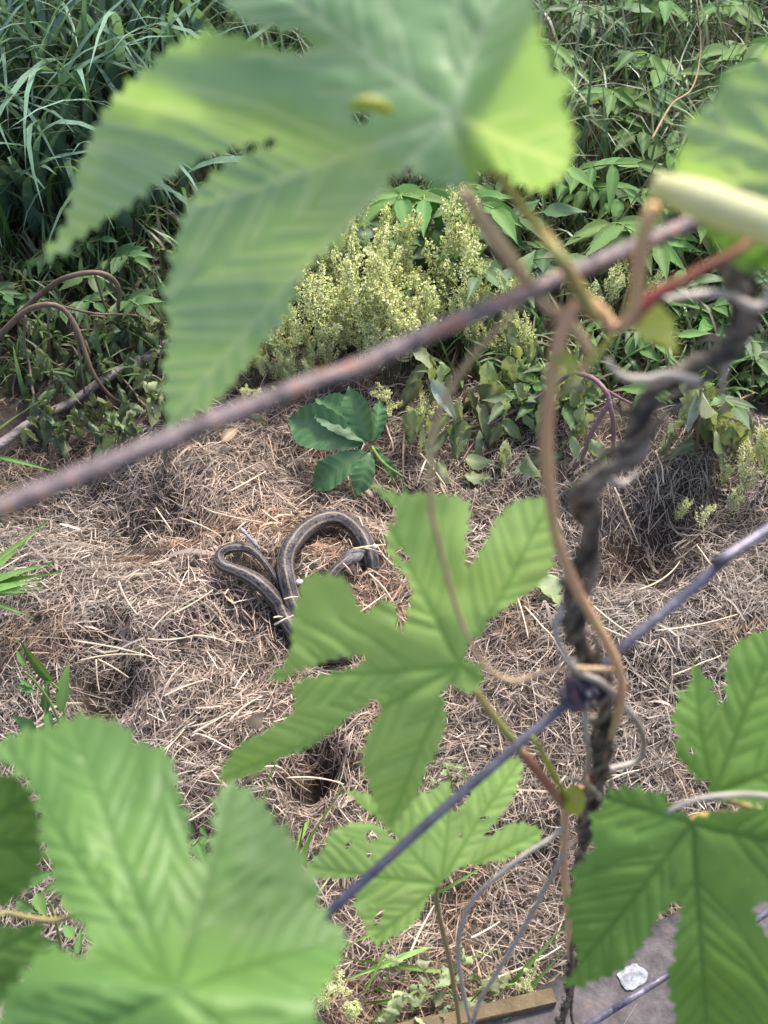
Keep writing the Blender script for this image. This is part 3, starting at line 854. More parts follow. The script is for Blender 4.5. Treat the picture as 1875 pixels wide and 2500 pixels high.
ls = hop_leaf(S_OUT, SB, [(1310, 2035), (1265, 1865), (860, 1938), (765, 2118), (918, 2290), (1100, 1920)], tplane(SB, .47, 0, -.02, .06), M['hop_mid'], shoot, (25, 11), 6, .0011, vw=4, vein_gap=34, seed=4,
              holes=[[(893, 2042), (898, 2030), (912, 2030), (925, 2045), (920, 2052), (908, 2046), (900, 2058)], [(895, 2082), (903, 2076), (907, 2088), (898, 2094)], [(950, 2028), (962, 2034), (970, 2050), (960, 2050)], [(845, 2060), (858, 2052), (856, 2062), (843, 2076)],
                     [(912, 2250), (925, 2225), (937, 2220), (930, 2245), (915, 2262)], [(985, 1942), (998, 1936), (1000, 1944), (988, 1948)], [(1167, 2000), (1185, 1992), (1196, 1996), (1178, 2004)], [(1117, 2040), (1130, 2036), (1128, 2046)], [(960, 1962), (972, 1958), (970, 1968)]],
              label='insect-eaten leaf full of small holes')
pt = [P(1075, 2158, .471), P(1064, 2185, .49), P(1080, 2270, .55), P(1098, 2348, .62), P(1112, 2430, .72), P(1125, 2520, .84)]
tube('stem', pt + [gdown(P(1135, 2560, .95)) - np.array([0, 0, .02])], [.0012, .0014, .0015, .0016, .0018], M['stem_olive'], shoot, 60, 8)

# ------------------------------------------------------------------ hop vine at the lower left
lv = thing('hop_vine', 'hop vine with wide soft green leaves filling the low corner by the hay', 'vine', gdown(P(200, 2900, .6)))
L_OUT = [(-40, 1800), (0, 1806), (63, 1779), (118, 1770), (169, 1753), (211, 1741), (253, 1749), (295, 1762), (321, 1783), (342, 1812), (380, 1820), (418, 1846), (440, 1910), (446, 1960), (464, 2003), (466, 2060), (484, 2100), (504, 2085),
         (519, 2036), (523, 1969), (540, 1918), (561, 1903), (599, 1922), (624, 1943), (658, 1981), (680, 2011), (705, 2030), (735, 2074), (752, 2121), (777, 2154), (781, 2201), (792, 2226), (819, 2256), (843, 2277), (834, 2344),
         (811, 2399), (775, 2435), (769, 2475), (790, 2520), (800, 2580), (720, 2680), (600, 2740), (480, 2700), (430, 2560), (380, 2700), (240, 2740), (80, 2660), (10, 2560), (0, 2475), (17, 2424), (63, 2365), (101, 2323), (148, 2319), (205, 2332),
         (213, 2306), (203, 2264), (190, 2240), (169, 2222), (148, 2192), (131, 2160), (128, 2129), (101, 2053), (93, 1977), (63, 1910), (20, 1870), (-30, 1840)]
LB = (430, 2420)
def l_fold(x, y):
    return .018 / (1 + math.exp(-(y - 2360 - (x - 430) * .05) / 25)) * -1.0
ll = hop_leaf(L_OUT, LB, [(180, 1775), (565, 1930), (20, 1830), (820, 2290), (90, 2560), (690, 2620), (240, 2320)], tplane(LB, .225, .0, -.03, .055, l_fold), M['hop_big'], lv, (46, 24), 7.5, .0009, vw=6.5, vein_gap=58, label='broad blurred leaf with a deep notch', seed=5)
tube('petiole', [P(430, 2425, .226), P(420, 2520, .232), P(360, 2700, .26), P(220, 2900, .33)], [.0012, .0014, .0016], M['petiole'], ll, 30, 8)
L2 = [(63, 1915), (95, 1977), (106, 2053), (104, 2090), (88, 2140), (52, 2190), (0, 2215), (-80, 2230), (-220, 2180), (-260, 2040), (-180, 1920), (-60, 1878), (20, 1890)]
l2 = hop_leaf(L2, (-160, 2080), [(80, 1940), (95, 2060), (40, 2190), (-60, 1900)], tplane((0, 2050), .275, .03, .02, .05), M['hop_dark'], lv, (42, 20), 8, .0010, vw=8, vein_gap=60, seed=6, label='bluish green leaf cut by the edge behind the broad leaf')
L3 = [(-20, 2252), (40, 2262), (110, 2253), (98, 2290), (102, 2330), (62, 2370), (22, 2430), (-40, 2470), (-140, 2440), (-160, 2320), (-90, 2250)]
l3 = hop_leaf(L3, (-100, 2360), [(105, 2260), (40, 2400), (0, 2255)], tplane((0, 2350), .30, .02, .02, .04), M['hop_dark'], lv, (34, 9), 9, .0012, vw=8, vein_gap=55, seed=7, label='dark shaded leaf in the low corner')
sb = [P(-130, 2080, .28), P(-110, 2250, .31), P(-60, 2500, .36), P(100, 2750, .37), P(220, 2900, .34)]
tube('stem', [P(-400, 1500, .30), P(-260, 1800, .285)] + sb + [P(260, 3050, .5), gdown(P(260, 3050, .5)) - np.array([0, 0, .02])], .0018, M['vine_stem'], lv, 90, 8)
tube('petiole', [P(-160, 2080, .276), P(-140, 2100, .281), P(-120, 2160, .293)], .0012, M['petiole'], l2, 12, 8)
tube('petiole', [P(-100, 2360, .301), P(-95, 2372, .318), P(-90, 2385, .335)], .0012, M['petiole'], l3, 12, 8)
tube('tendril', [P(-60, 2500, .36), P(-40, 2300, .40), P(0, 2231, .42), P(60, 2238, .42), P(110, 2246, .42), P(150, 2245, .42), P(195, 2228, .41), P(230, 2215, .40)], .0011, M['stem_olive'], lv, 40, 7)

# ------------------------------------------------------------------ hop vine at the right
rv = thing('hop_vine', 'hop vine with deep green veined leaves hanging over the grey slab', 'vine', gdown(P(2300, 2500, .5)))
R1 = [(1690, 1995), (1660, 1982), (1639, 1969), (1622, 1938), (1593, 1931), (1555, 1922), (1521, 1918), (1479, 1935), (1466, 1969), (1445, 1990), (1441, 2036), (1443, 2070), (1424, 2100), (1399, 2116), (1399, 2163), (1382, 2197), (1390, 2247),
      (1392, 2289), (1405, 2319), (1401, 2370), (1366, 2396), (1411, 2410), (1445, 2395), (1496, 2382), (1525, 2357), (1563, 2319), (1588, 2277), (1605, 2247), (1631, 2218), (1661, 2199), (1660, 2232), (1645, 2285), (1643, 2340), (1629, 2370), (1632, 2412), (1643, 2454),
      (1648, 2500), (1680, 2570), (1740, 2630), (1800, 2570), (1880, 2510), (1930, 2440), (1925, 2370), (1895, 2310), (1860, 2262), (1837, 2224), (1848, 2210), (1890, 2205), (1960, 2190), (2030, 2120), (2040, 2040), (1980, 1985), (1900, 1970), (1800, 1976), (1720, 1990)]
RB = (1690, 2010)
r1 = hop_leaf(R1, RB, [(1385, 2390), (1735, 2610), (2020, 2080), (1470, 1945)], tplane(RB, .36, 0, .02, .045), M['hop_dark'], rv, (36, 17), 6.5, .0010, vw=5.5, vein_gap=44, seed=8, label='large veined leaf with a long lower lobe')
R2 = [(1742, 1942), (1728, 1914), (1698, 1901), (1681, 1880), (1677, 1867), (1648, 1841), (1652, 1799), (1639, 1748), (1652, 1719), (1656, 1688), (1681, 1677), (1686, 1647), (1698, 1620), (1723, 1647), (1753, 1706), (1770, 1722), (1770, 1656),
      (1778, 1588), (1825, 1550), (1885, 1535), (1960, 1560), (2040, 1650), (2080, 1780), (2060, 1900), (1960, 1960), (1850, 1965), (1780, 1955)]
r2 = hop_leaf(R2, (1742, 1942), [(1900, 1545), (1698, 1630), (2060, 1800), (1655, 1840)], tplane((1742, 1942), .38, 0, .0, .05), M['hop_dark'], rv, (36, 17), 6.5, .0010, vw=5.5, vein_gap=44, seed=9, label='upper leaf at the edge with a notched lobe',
              holes=[[(1682, 1832), (1690, 1826), (1697, 1836), (1688, 1842)]])
tube('petiole', [P(1690, 2010, .361), P(1705, 1995, .372), P(1790, 1985, .40), P(1950, 2000, .40), P(2120, 2040, .39)], .0013, M['petiole'], r1, 30, 8)
tube('petiole', [P(1742, 1942, .381), P(1760, 1950, .40), P(1900, 1990, .42), P(2120, 2060, .395)], .0013, M['petiole'], r2, 30, 8)
tube('tendril', [P(1628, 1985, .352), P(1660, 1966, .350), P(1700, 1952, .348), P(1755, 1943, .347), P(1830, 1940, .347), P(1900, 1950, .348), P(2010, 1990, .36), P(2115, 2040, .385)], [.0008, .0010, .0010, .0012], M['tendril_grey'], rv, 50, 7)
# curled leaf above
R3 = [(1935, 60), (1875, 114), (1850, 139), (1825, 165), (1778, 169), (1757, 203), (1745, 236), (1711, 262), (1686, 287), (1660, 308), (1672, 338), (1656, 371), (1650, 405), (1620, 430), (1592, 470), (1640, 500), (1740, 530), (1880, 580), (2000, 620), (2200, 560), (2260, 380), (2200, 180), (2060, 70)]
def r3_roll(v2, w):
    """the lower edge turns over towards the viewer in a tight roll"""
    a = np.array([1600, 462.0]); b = np.array([1900, 562.0])
    u = (b - a) / np.linalg.norm(b - a)
    nrm = np.array([u[1], -u[0]])                   # upwards on the leaf
    return w
r3 = hop_leaf([q for q in R3 if q not in ((1620, 430), (1592, 470), (1640, 500))][:13] + [(1640, 440), (1700, 462), (1800, 492), (1900, 530), (2000, 580), (2200, 560), (2260, 380), (2200, 180), (2060, 70)], (2120, 420),
              [(1680, 300), (1860, 140), (1700, 450), (2060, 80)], tplane((1850, 350), .185, -.03, .03, .03), M['hop_pale'], rv, (44, 12), 10, .0012, vw=12, vein_gap=110, seed=10, label='pale shiny curled leaf high at the edge')
# rolled edge: open scroll of leaf seen from its pale underside
sc_v, sc_f, vn = [], [], []
ra, rb_ = P(1598, 452, .188), P(2010, 600, .176)
ax = (rb_ - ra); Lr = np.linalg.norm(ax); ax /= Lr
s1 = np.cross(ax, -FW); s1 /= np.linalg.norm(s1); s2 = np.cross(s1, ax)
nr, na = 40, 20
for i in range(nr + 1):
    f = i / nr
    rad = .0036 * (.6 + .45 * math.sin(math.pi * min(1, f * 3 + .05) * .5)) * (1 + .05 * math.sin(i * 2.1))
    for k in range(na + 1):
        a = math.radians(120 + 330 * k / na)
        rr = rad * (1 - .25 * k / na)
        sc_v.append(ra + ax * Lr * f + s1 * math.cos(a) * rr - s2 * math.sin(a) * rr); vn.append(0)
for i in range(nr):
    for k in range(na):
        q0 = i * (na + 1) + k
        sc_f.append((q0, q0 + 1, q0 + na + 2, q0 + na + 1))
part('rolled_edge', sc_v, sc_f, M['hop_under'], r3, True, {'vein': vn}, label='cream underside of the rolled leaf edge')
R4 = [(1690, 520), (1705, 550), (1735, 585), (1760, 610), (1785, 640), (1830, 668), (1880, 655), (1960, 610), (2060, 560), (1990, 500), (1850, 480), (1750, 490)]
r4 = hop_leaf(R4, (1960, 540), [(1700, 540), (1820, 660)], tplane((1850, 580), .205, -.03, .02, .03), M['hop_dark'], rv, (40, 6), 9, .001, vw=9, vein_gap=70, seed=12, label='green underleaf below the rolled edge')
tube('petiole', [P(2120, 420, .177), P(2140, 500, .20), P(2200, 640, .235)], .0013, M['petiole'], r3, 14, 8)
tube('petiole', [P(1960, 540, .202), P(2060, 590, .215), P(2200, 640, .235)], .0013, M['petiole'], r4, 14, 8)
tube('stem', [P(2190, 300, .22), P(2200, 640, .236), P(2180, 1100, .28), P(2150, 1600, .335), P(2120, 2045, .392), P(2140, 2500, .5), gdown(P(2140, 2600, .55)) - np.array([0, 0, .02])], .0019, M['vine_stem'], rv, 120, 8)

# ------------------------------------------------------------------ dead vine twisted round the stay wire
dv = thing('dead_vine', 'dark grey dead vine twisted round the upright fence wire', 'vine', gdown(stay[-1]))
dpx = [(1875, 560), (1830, 620), (1803, 680), (1808, 739), (1797, 811), (1745, 870), (1681, 912), (1618, 950), (1570, 1001), (1546, 1064), (1513, 1115), (1462, 1161), (1437, 1212), (1435, 1275), (1428, 1340), (1418, 1390),
       (1399, 1440), (1392, 1500), (1411, 1559), (1437, 1622), (1466, 1677), (1478, 1749), (1466, 1812), (1455, 1890), (1437, 1969), (1420, 2053), (1405, 2180), (1390, 2349), (1385, 2430)]
cl = np.array([fpt(x, y, 1.01) for x, y in dpx])
cl = np.vstack([cl, gdown(P(1380, 2470, .82)) - np.array([0, 0, .02])])
cl = smooth_path(cl, 300)
Td = np.gradient(cl, axis=0); Td /= np.linalg.norm(Td, axis=1)[:, None]
E1 = np.cross(Td, (1, .3, .2)); E1 /= np.linalg.norm(E1, axis=1)[:, None]; E2 = np.cross(Td, E1)
sarc = np.concatenate([[0], np.cumsum(np.linalg.norm(np.diff(cl, axis=0), axis=1))])
for k, (r0, off, pitch) in enumerate([(.0016, .0010, .050), (.0012, .0021, .041), (.0009, .0026, .060), (.0007, .0029, .033), (.0006, .0032, .075), (.0008, .0024, .055)]):
    ph = sarc / pitch * 2 * math.pi + k * 1.9 + 1.3 * np.sin(sarc * 31 + k * 2.2)
    o_ = off * (1 + .45 * np.sin(sarc * 43 + k * 2) + .2 * np.sin(sarc * 101 + k)) * np.interp(sarc / sarc[-1], [0, .3, .45, 1], [1.15, 1.25, .8, .75])
    pth = cl + E1 * (np.cos(ph) * o_)[:, None] + E2 * (np.sin(ph) * o_)[:, None]
    rad = r0 * (1 + .18 * np.sin(sarc * 60 + k * 3) + .10 * np.sin(sarc * 170 + k)) * np.interp(sarc / sarc[-1], [0, .3, .5, 1], [1.1, 1.2, .85, .85])
    v, f = tube_geo(pth, rad, 8, .05)
    part('strand', v, f, M['dead_vine'] if k % 3 != 2 else M['dead_bark'], dv)
def dt(pts, r, m='tendril_grey', n=50):
    tube('dead_tendril', pts, r, M[m], dv, n, 7, .06)
dt([fpt(1374, 1475, 1.0), fpt(1356, 1538, .98), fpt(1373, 1588, .97), fpt(1411, 1639, .96), fpt(1470, 1668, .955), fpt(1525, 1723, .96), fpt(1563, 1778, .98), fpt(1572, 1824, 1.0), fpt(1555, 1858, 1.02), fpt(1479, 1879, 1.03), fpt(1445, 1890, 1.02)], [.0009, .0011, .0013, .0012, .0010])
dt([fpt(1425, 1905, 1.0), fpt(1436, 1850, .99), fpt(1428, 1760, .985), fpt(1437, 1690, .97)], [.0008, .0010, .0008])
dt([fpt(1400, 1900, 1.0), fpt(1440, 1920, .985), fpt(1462, 1945, .985), fpt(1450, 1990, 1.0)], [.0010, .0012, .0008])
dt([fpt(1483, 880, 1.02), fpt(1500, 905, 1.02), fpt(1530, 922, 1.02), fpt(1580, 925, 1.01), fpt(1625, 915, 1.0), fpt(1680, 925, .985), fpt(1700, 930, .99)], [.0006, .0009, .0010, .0012])
dt([fpt(1805, 735, .98), fpt(1840, 750, .97), fpt(1870, 735, .97), fpt(1885, 690, .98), fpt(1900, 640, .99)], [.0012, .0013, .0012])
dt([fpt(1800, 725, 1.0), fpt(1740, 716, 1.02), fpt(1680, 722, 1.02), fpt(1615, 730, 1.0)], [.0010, .0009, .0005])
dt([fpt(1790, 830, 1.0), fpt(1770, 900, 1.02), fpt(1765, 960, 1.03), fpt(1768, 1010, 1.04)], [.0012, .0008, .0004])
dt([fpt(1470, 1160, 1.0), fpt(1520, 1180, 1.0), fpt(1560, 1150, 1.0)], [.0010, .0010, .0004])
dt([fpt(1385, 1990, .985), fpt(1365, 2035, .985), fpt(1280, 2087, 1.0), fpt(1175, 2175, 1.02), fpt(1140, 2222, 1.03), fpt(1119, 2306, 1.06), fpt(1127, 2399, 1.08), fpt(1149, 2500, 1.12), fpt(1170, 2600, 1.15)], [.0010, .0011, .0012, .0012])
dt([fpt(1385, 2045, .985), fpt(1365, 2104, .99), fpt(1314, 2201, 1.02), fpt(1259, 2298, 1.06), fpt(1209, 2382, 1.08), fpt(1170, 2445, 1.10), fpt(1152, 2510, 1.12)], [.0010, .0012, .0013])
dt([fpt(1400, 2250, .98), fpt(1395, 2330, .97), fpt(1400, 2400, .97), fpt(1380, 2470, .98), fpt(1375, 2520, 1.0)], [.0011, .0013, .0011], 'dead_vine')
dt([fpt(1420, 2060, 1.0), fpt(1440, 2200, 1.0), fpt(1410, 2330, .98), fpt(1395, 2480, .99), fpt(1420, 2530, 1.0)], [.0010, .0011], 'dead_vine')

# ------------------------------------------------------------------ slab at the lower right
def flatz(x, y, z):
    r = ray(x, y); return CAM + r * ((HC - z) / -r[2])
SZ = .035
e0, e1_ = flatz(1192, 2480, SZ), flatz(1690, 2200, SZ)
du = (e1_ - e0) / np.linalg.norm(e1_ - e0); dn = np.array([du[1], -du[0], 0])
c0 = e0 - du * .25
Ls, Ws = .80, .42
n1, n2 = 40, 20
sv_, sf_ = [], []
for lay, z in ((0, SZ), (1, SZ - .05)):
    for i in range(n1 + 1):
        for j in range(n2 + 1):
            edge = min(i, n1 - i, j, n2 - j)
            jit = random.uniform(-.0012, .0012)
            p = c0 + du * Ls * i / n1 + dn * Ws * j / n2
            p = p + (dn if j in (0, n2) else du) * (jit if edge == 0 else 0)
            sv_.append((p[0], p[1], z - (.0025 if edge == 0 and lay == 0 else 0) + (vnoise(np.array(p[0] * 30), np.array(p[1] * 30)) * .0015 if lay == 0 else 0)))
m_ = (n1 + 1) * (n2 + 1)
for i in range(n1):
    for j in range(n2):
        q0 = i * (n2 + 1) + j
        sf_.append((q0, q0 + n2 + 1, q0 + n2 + 2, q0 + 1))
rimi = [i * (n2 + 1) for i in range(n1 + 1)] + [n1 * (n2 + 1) + j for j in range(1, n2 + 1)] + [i * (n2 + 1) + n2 for i in range(n1 - 1, -1, -1)] + [j for j in range(n2 - 1, 0, -1)]
for a_, b_ in zip(rimi, rimi[1:] + rimi[:1]):
    sf_.append((a_, b_, b_ + m_, a_ + m_))
slab = part('stone_slab', sv_, sf_, M['slab'])
tag(slab, 'flat grey slab half hidden under the hanging hop leaf', 'slab')
wp = np.array([(1508, 2380), (1530, 2362), (1548, 2352), (1575, 2368), (1580, 2390), (1570, 2402), (1545, 2416), (1525, 2418), (1518, 2400)], float)
wo = closed_path(wp, 9); wo += rng.uniform(-3, 3, wo.shape)
top = [flatz(x, y, SZ + .0016) for x, y in wo]; bot = [flatz(x, y, SZ - .001) for x, y in wo]
k = len(wo)
ctr = np.mean(top, 0) + np.array([0, 0, .0003])
fl = part('white_flake', top + bot + [ctr], [(i, (i + 1) % k, 2 * k) for i in range(k)] + [(i, i + k, (i + 1) % k + k, (i + 1) % k) for i in range(k)], M['white'], None, False)
tag(fl, 'small flaking white patch of dried paint on the grey slab', 'paint flake')
wa, wb = flatz(1150, 2480, SZ + .004), flatz(1352, 2434, SZ + .004)
wd = (wb - wa) / np.linalg.norm(wb - wa); wnn = np.array([-wd[1], wd[0], 0])
wv, wf = [], []
for i in range(13):
    p = wa - wd * .1 + (wb - wa + wd * .1) * i / 12
    for sx, sz in ((-1, -.008), (-1, .003), (-.8, .0045), (.8, .0045), (1, .003), (1, -.008)):
        wv.append(p + wnn * sx * (.0062 + random.uniform(-.0006, .0006)) + np.array([0, 0, sz]))
for i in range(12):
    for k_ in range(5):
        a_ = i * 6 + k_
        wf.append((a_, a_ + 1, a_ + 7, a_ + 6))
wf += [tuple(range(6))[::-1], tuple(range(72, 78))]
ws = part('wooden_strip', wv, wf, M['wood'], None, False)
tag(ws, 'weathered brown wooden strip lying along the edge of the grey slab', 'wood strip')

# ------------------------------------------------------------------ leaf blades for small plants
def leaflet_mesh(name, wl, fold, droop, curl, wavy, material, n=9, serr=0.0, seed=0, obovate=False, twist=0.0):
    """leaflet of unit length along +X; wl = half width over length"""
    r = np.random.default_rng(seed)
    v, f, vn = [], [], []
    cols = (-1, -.5, 0, .5, 1)
    for i in range(n + 1):
        u = i / n
        w = wl * (math.sin(math.pi * u ** .72) ** 1.05 * (1.1 - .35 * u) if 0 < u < 1 else 0.012)
        if obovate: w = wl * (math.sin(math.pi * (.02 + .98 * u) ** .98) ** .85 * (1.05 - .1 * u) if 0 < u < 1 else .02)
        w = max(w, .008) * (1 + (serr if i % 2 else -serr))
        for c in cols:
            z = fold * abs(c) * w - droop * u * u + curl * math.sin(u * 5 + c) * .04 + wavy * r.uniform(-1, 1) * abs(c) * .03
            yy, zz = c * w, z + droop * u * u
            tw = twist * u
            yy, zz = yy * math.cos(tw) - zz * math.sin(tw), yy * math.sin(tw) + zz * math.cos(tw)
            v.append((u * (1 - .12 * droop) + (.16 * abs(c) * min(1, w / wl) * math.sin(math.pi * u) if obovate else 0), yy, zz - droop * u * u - (.012 if obovate and i % 3 == 0 and c else 0)))
            vn.append(.7 if c == 0 else .42 if obovate and i % 3 == 0 else 0)
    for i in range(n):
        for k in range(4):
            a = i * 5 + k
            f.append((a, a + 5, a + 6, a + 1))
    me = mesh(name, v, f, True, {'vein': vn})
    me.materials.append(material)
    return me

def place(name, me, parent, a, b, up=None, scale_w=1.0, label=None):
    """a leaflet mesh from world point a to b; parent carries a translation only"""
    a, b = Vector(a), Vector(b)
    d = b - a
    L = d.length
    x = d.normalized()
    u = Vector(up) if up is not None else Vector((random.uniform(-.4, .4), random.uniform(-.7, .1), 1))
    y = u.cross(x)
    if y.length < 1e-4: y = Vector((1, 0, 0)).cross(x)
    y.normalize()
    z = x.cross(y)
    mt = Matrix(((x.x, y.x, z.x), (x.y, y.y, z.y), (x.z, y.z, z.z))).to_4x4() @ Matrix.Diagonal((L, L * scale_w, L, 1))
    o = bpy.data.objects.new(name, me)
    COL.objects.link(o)
    o.parent = parent
    base = a - (wloc(parent) if parent else Vector((0, 0, 0)))
    o.matrix_basis = Matrix.Translation(base) @ mt
    if label: o['label'] = label
    return o

LF = {}
for key, m in (('weed', 'weed'), ('weed_dark', 'weed_dark'), ('wilted', 'wilted'), ('wilted_dark', 'wilted_dark')):
    wilt = key.startswith('wilted')
    LF[key] = [leaflet_mesh(key + '_leaf', random.uniform(.12, .18) if not wilt else random.uniform(.12, .2), random.uniform(.15, .6) if not wilt else random.uniform(-1.1, 1.2), random.uniform(.05, .3) if not wilt else random.uniform(.1, .45),
                            random.uniform(-.6, .6) * (4 if wilt else 1), .5 if not wilt else 3.0, M[m], 9 if not wilt else 11, 0.05, i, False, 0 if not wilt else random.uniform(-2.2, 2.2)) for i in range(6 if not wilt else 10)]
LF['creeper'] = [leaflet_mesh('creeper_leaf', .25, .25, .22, .5, .8, M['creeper'], 21, .04, i, True) for i in range(3)]
LF['silver'] = [leaflet_mesh('silver_leaf', .13, .9, .2, 2.5, 1.5, M['silver'], 10, 0, 2)]
LF['dead'] = [leaflet_mesh('dead_leaf', .26, .8, -.3, 1.5, 1.0, M['dead_leaf'], 9, 0, 4)]
def _strip(name, m, wl, seed):
    return leaflet_mesh(name, wl, .5, .06, .5, .2, M[m], 8, 0, seed)
LF['blade_green'] = [_strip('blade', 'blade_green', .035, i) for i in range(3)]

# ------------------------------------------------------------------ dark green creeper with five leaflets
cb = G(905, 1110, 0)
cr = thing('creeper_plant', 'dark green creeper with five toothed leaflets growing out of the hay', 'plant', cb)
hub = G(908, 1092, .07)
tube('stem', [cb - np.array([0, 0, .01]), (cb + hub) / 2 + np.array([.008, 0, 0]), hub], .0022, M['green_stem'], cr, 16, 7)
for (tx, ty, lift, w, upv_) in [(686, 1012, .07, 1.0, (-.1, -.7, 1)), (765, 955, .085, 1.0, (0, -.5, 1)), (846, 950, .12, .95, (-.3, -.8, 1)), (935, 975, .10, .75, (.5, -.7, 1)), (750, 1188, .035, .9, (0, -.4, 1)), (872, 1208, .03, .95, (.2, -.3, 1)), (980, 1180, .03, .6, (.3, -.2, 1))]:
    b_ = G(tx, ty, lift)
    a_ = hub + (b_ - hub) * .10
    place('leaflet', random.choice(LF['creeper']), cr, a_, b_, upv_, w * 1.02)
tube('stem', [hub, G(935, 1130, .05), G(985, 1165, .03)], [.002, .0016], M['green_stem'], cr, 14, 7)

# ------------------------------------------------------------------ flowering sorrel-like weed
def floret_plant(seed, Hp, nb, nf):
    r = random.Random(seed)
    v, f, c = [], [], []
    sv2, sf2 = [], []
    def st(a, b, r0):
        a, b = np.array(a), np.array(b)
        vv, ff = tube_geo(np.array([a, (a + b) / 2, b]), [r0, r0 * .8, r0 * .5], 4)
        o0 = len(sv2); sv2.extend(vv); sf2.extend([tuple(i + o0 for i in q) for q in ff])
    lean = (r.uniform(-.25, .25), r.uniform(-.35, .1))
    def ax(u): return np.array([lean[0] * u * u * Hp, lean[1] * u * u * Hp, Hp * u * (1 - .08 * u)])
    prev = ax(0)
    for i in range(1, 7):
        nx_ = ax(i / 6); st(prev, nx_, .0011 * (1.1 - i / 7)); prev = nx_
    tips = [(ax(.42), ax(1.0))]
    for i in range(nb):
        u = .3 + .6 * i / nb
        a = r.uniform(0, 6.28); L = Hp * .42 * (1 - u * .55) * r.uniform(.7, 1.2)
        p = ax(u); q = p + np.array([math.cos(a) * .38, math.sin(a) * .38, .92]) * L
        st(p, q, .0006); tips.append((p + (q - p) * .15, q))
    for p, q in tips:
        m = int(nf * np.linalg.norm(q - p) / Hp * 2.3)
        for _ in range(m):
            u = r.random() ** .85
            ctr = p + (q - p) * u + np.array([r.gauss(0, 1), r.gauss(0, 1), r.gauss(0, 1)]) * (.0042 * (1.15 - .7 * u))
            s = r.uniform(.0013, .0024)
            b0 = len(v)
            rot = [np.array(Quaternion((r.gauss(0, 1), r.gauss(0, 1), r.gauss(0, 1), r.gauss(0, 1))).normalized() @ Vector(w)) for w in ((1, 0, 0), (-.5, .85, 0), (-.5, -.85, 0), (0, 0, 1.2), (0, 0, -.9))]
            v.extend([ctr + w * s for w in rot])
            f.extend([(b0, b0 + 1, b0 + 3), (b0 + 1, b0 + 2, b0 + 3), (b0 + 2, b0, b0 + 3), (b0 + 1, b0, b0 + 4), (b0 + 2, b0 + 1, b0 + 4), (b0, b0 + 2, b0 + 4)])
            k = r.random()
            col = (.80, .82, .46) if k < .5 else (.68, .75, .34) if k < .75 else (.88, .88, .62) if k < .94 else (.55, .42, .26)
            c.extend([col] * 5)
    me = mesh('flower_spike', v, f, False)
    at = me.attributes.new('col', 'FLOAT_COLOR', 'POINT')
    at.data.foreach_set('color', np.concatenate([np.array(c, np.float32), np.ones((len(c), 1), np.float32)], 1).ravel())
    me.materials.append(M['floret'])
    ms = mesh('stem', sv2, sf2); ms.materials.append(M['green_stem'])
    return me, ms
SORREL = [floret_plant(i, h, nb, nf) for i, (h, nb, nf) in enumerate([(.17, 9, 120), (.20, 10, 130), (.14, 8, 120), (.22, 8, 110), (.11, 7, 130), (.16, 11, 140)])]
def sorrel(px, py, scale, label, group, tilt=(0, 0), k=None):
    b_ = G(px, py, 0)
    t_ = thing('sorrel_plant', label, 'weed', b_ - np.array([0, 0, .004]), group)
    t_.rotation_euler = (tilt[1], tilt[0], random.uniform(0, 6.28) if tilt == (0, 0) else 0)
    t_.scale = (scale,) * 3
    a_, s_ = SORREL[random.randrange(6) if k is None else k]
    for nm, me in (('flower_spike', a_), ('stem', s_)):
        ob = bpy.data.objects.new(nm, me); COL.objects.link(ob); ob.parent = t_
    return t_
r_ = random.Random(3)
n_s = 0
while n_s < 84:
    a, q = r_.uniform(0, 6.28), math.sqrt(r_.random())
    px, py = 870 + 320 * q * math.cos(a), 850 + 125 * q * math.sin(a) - 20
    if py > 960 - abs(px - 900) * .12: continue
    sc_ = r_.uniform(.45, 1.12)
    lab_ = ('tall' if sc_ > .8 else 'short') + ' pale flowering sorrel in the thick clump, ' + ('by the drooping hop leaf tip' if px < 790 else 'below the pointed green leaflets' if px > 1010 else 'behind the dark creeper' if py > 850 else 'in front of the broad oval leaves')
    sorrel(px, py, sc_, lab_, 'sorrel plants in the flowering clump')
    n_s += 1
for i in range(34):
    px = r_.uniform(540, 800); py = r_.uniform(890, 975) - (px - 540) * .05
    sorrel(px, py, r_.uniform(.3, .5), 'low pale sorrel at the thinning edge of the clump by the upper wire', 'low sorrel at the edge of the clump')
for i in range(26):
    px = r_.uniform(1000, 1320); py = r_.uniform(760, 930)
    sorrel(px, py, r_.uniform(.4, .65), 'pale sorrel in flower mixed with wilted leaves beside the tan tendril', 'sorrel mixed with the wilted leaves')
for (px, py, s_) in [(970, 985, .55), (1000, 1000, .5), (945, 960, .6), (1020, 980, .55), (985, 1020, .45), (640, 960, .4), (590, 950, .4), (700, 960, .45)]:
    sorrel(px, py, s_, 'short pale sorrel nodding forward over the dark creeper leaflets', 'sorrel plants leaning over the creeper', (r_.uniform(-.3, .3), .75))
for (px, py, s_) in [(1180, 850, .6), (1210, 890, .55), (1150, 900, .6), (1250, 900, .5), (1290, 880, .5), (1480, 800, .7), (1510, 770, .8), (1560, 800, .7), (1450, 790, .7)]:
    sorrel(px, py, s_, 'pale sorrel in flower among the wilted stalks and green weeds', 'sorrel plants among the wilted stalks')
for (px, py, s_) in [(1820, 1180, .7), (1850, 1220, .8), (1800, 1240, .6), (1870, 1260, .8), (1770, 1290, .5), (1760, 1210, .5), (1700, 1320, .4), (1640, 1300, .35), (1880, 1160, .8), (1905, 1220, .9)]:
    sorrel(px, py, s_, 'pale sorrel in flower beside the lit hay mound and dark hollow', 'sorrel plants beside the hay mound')
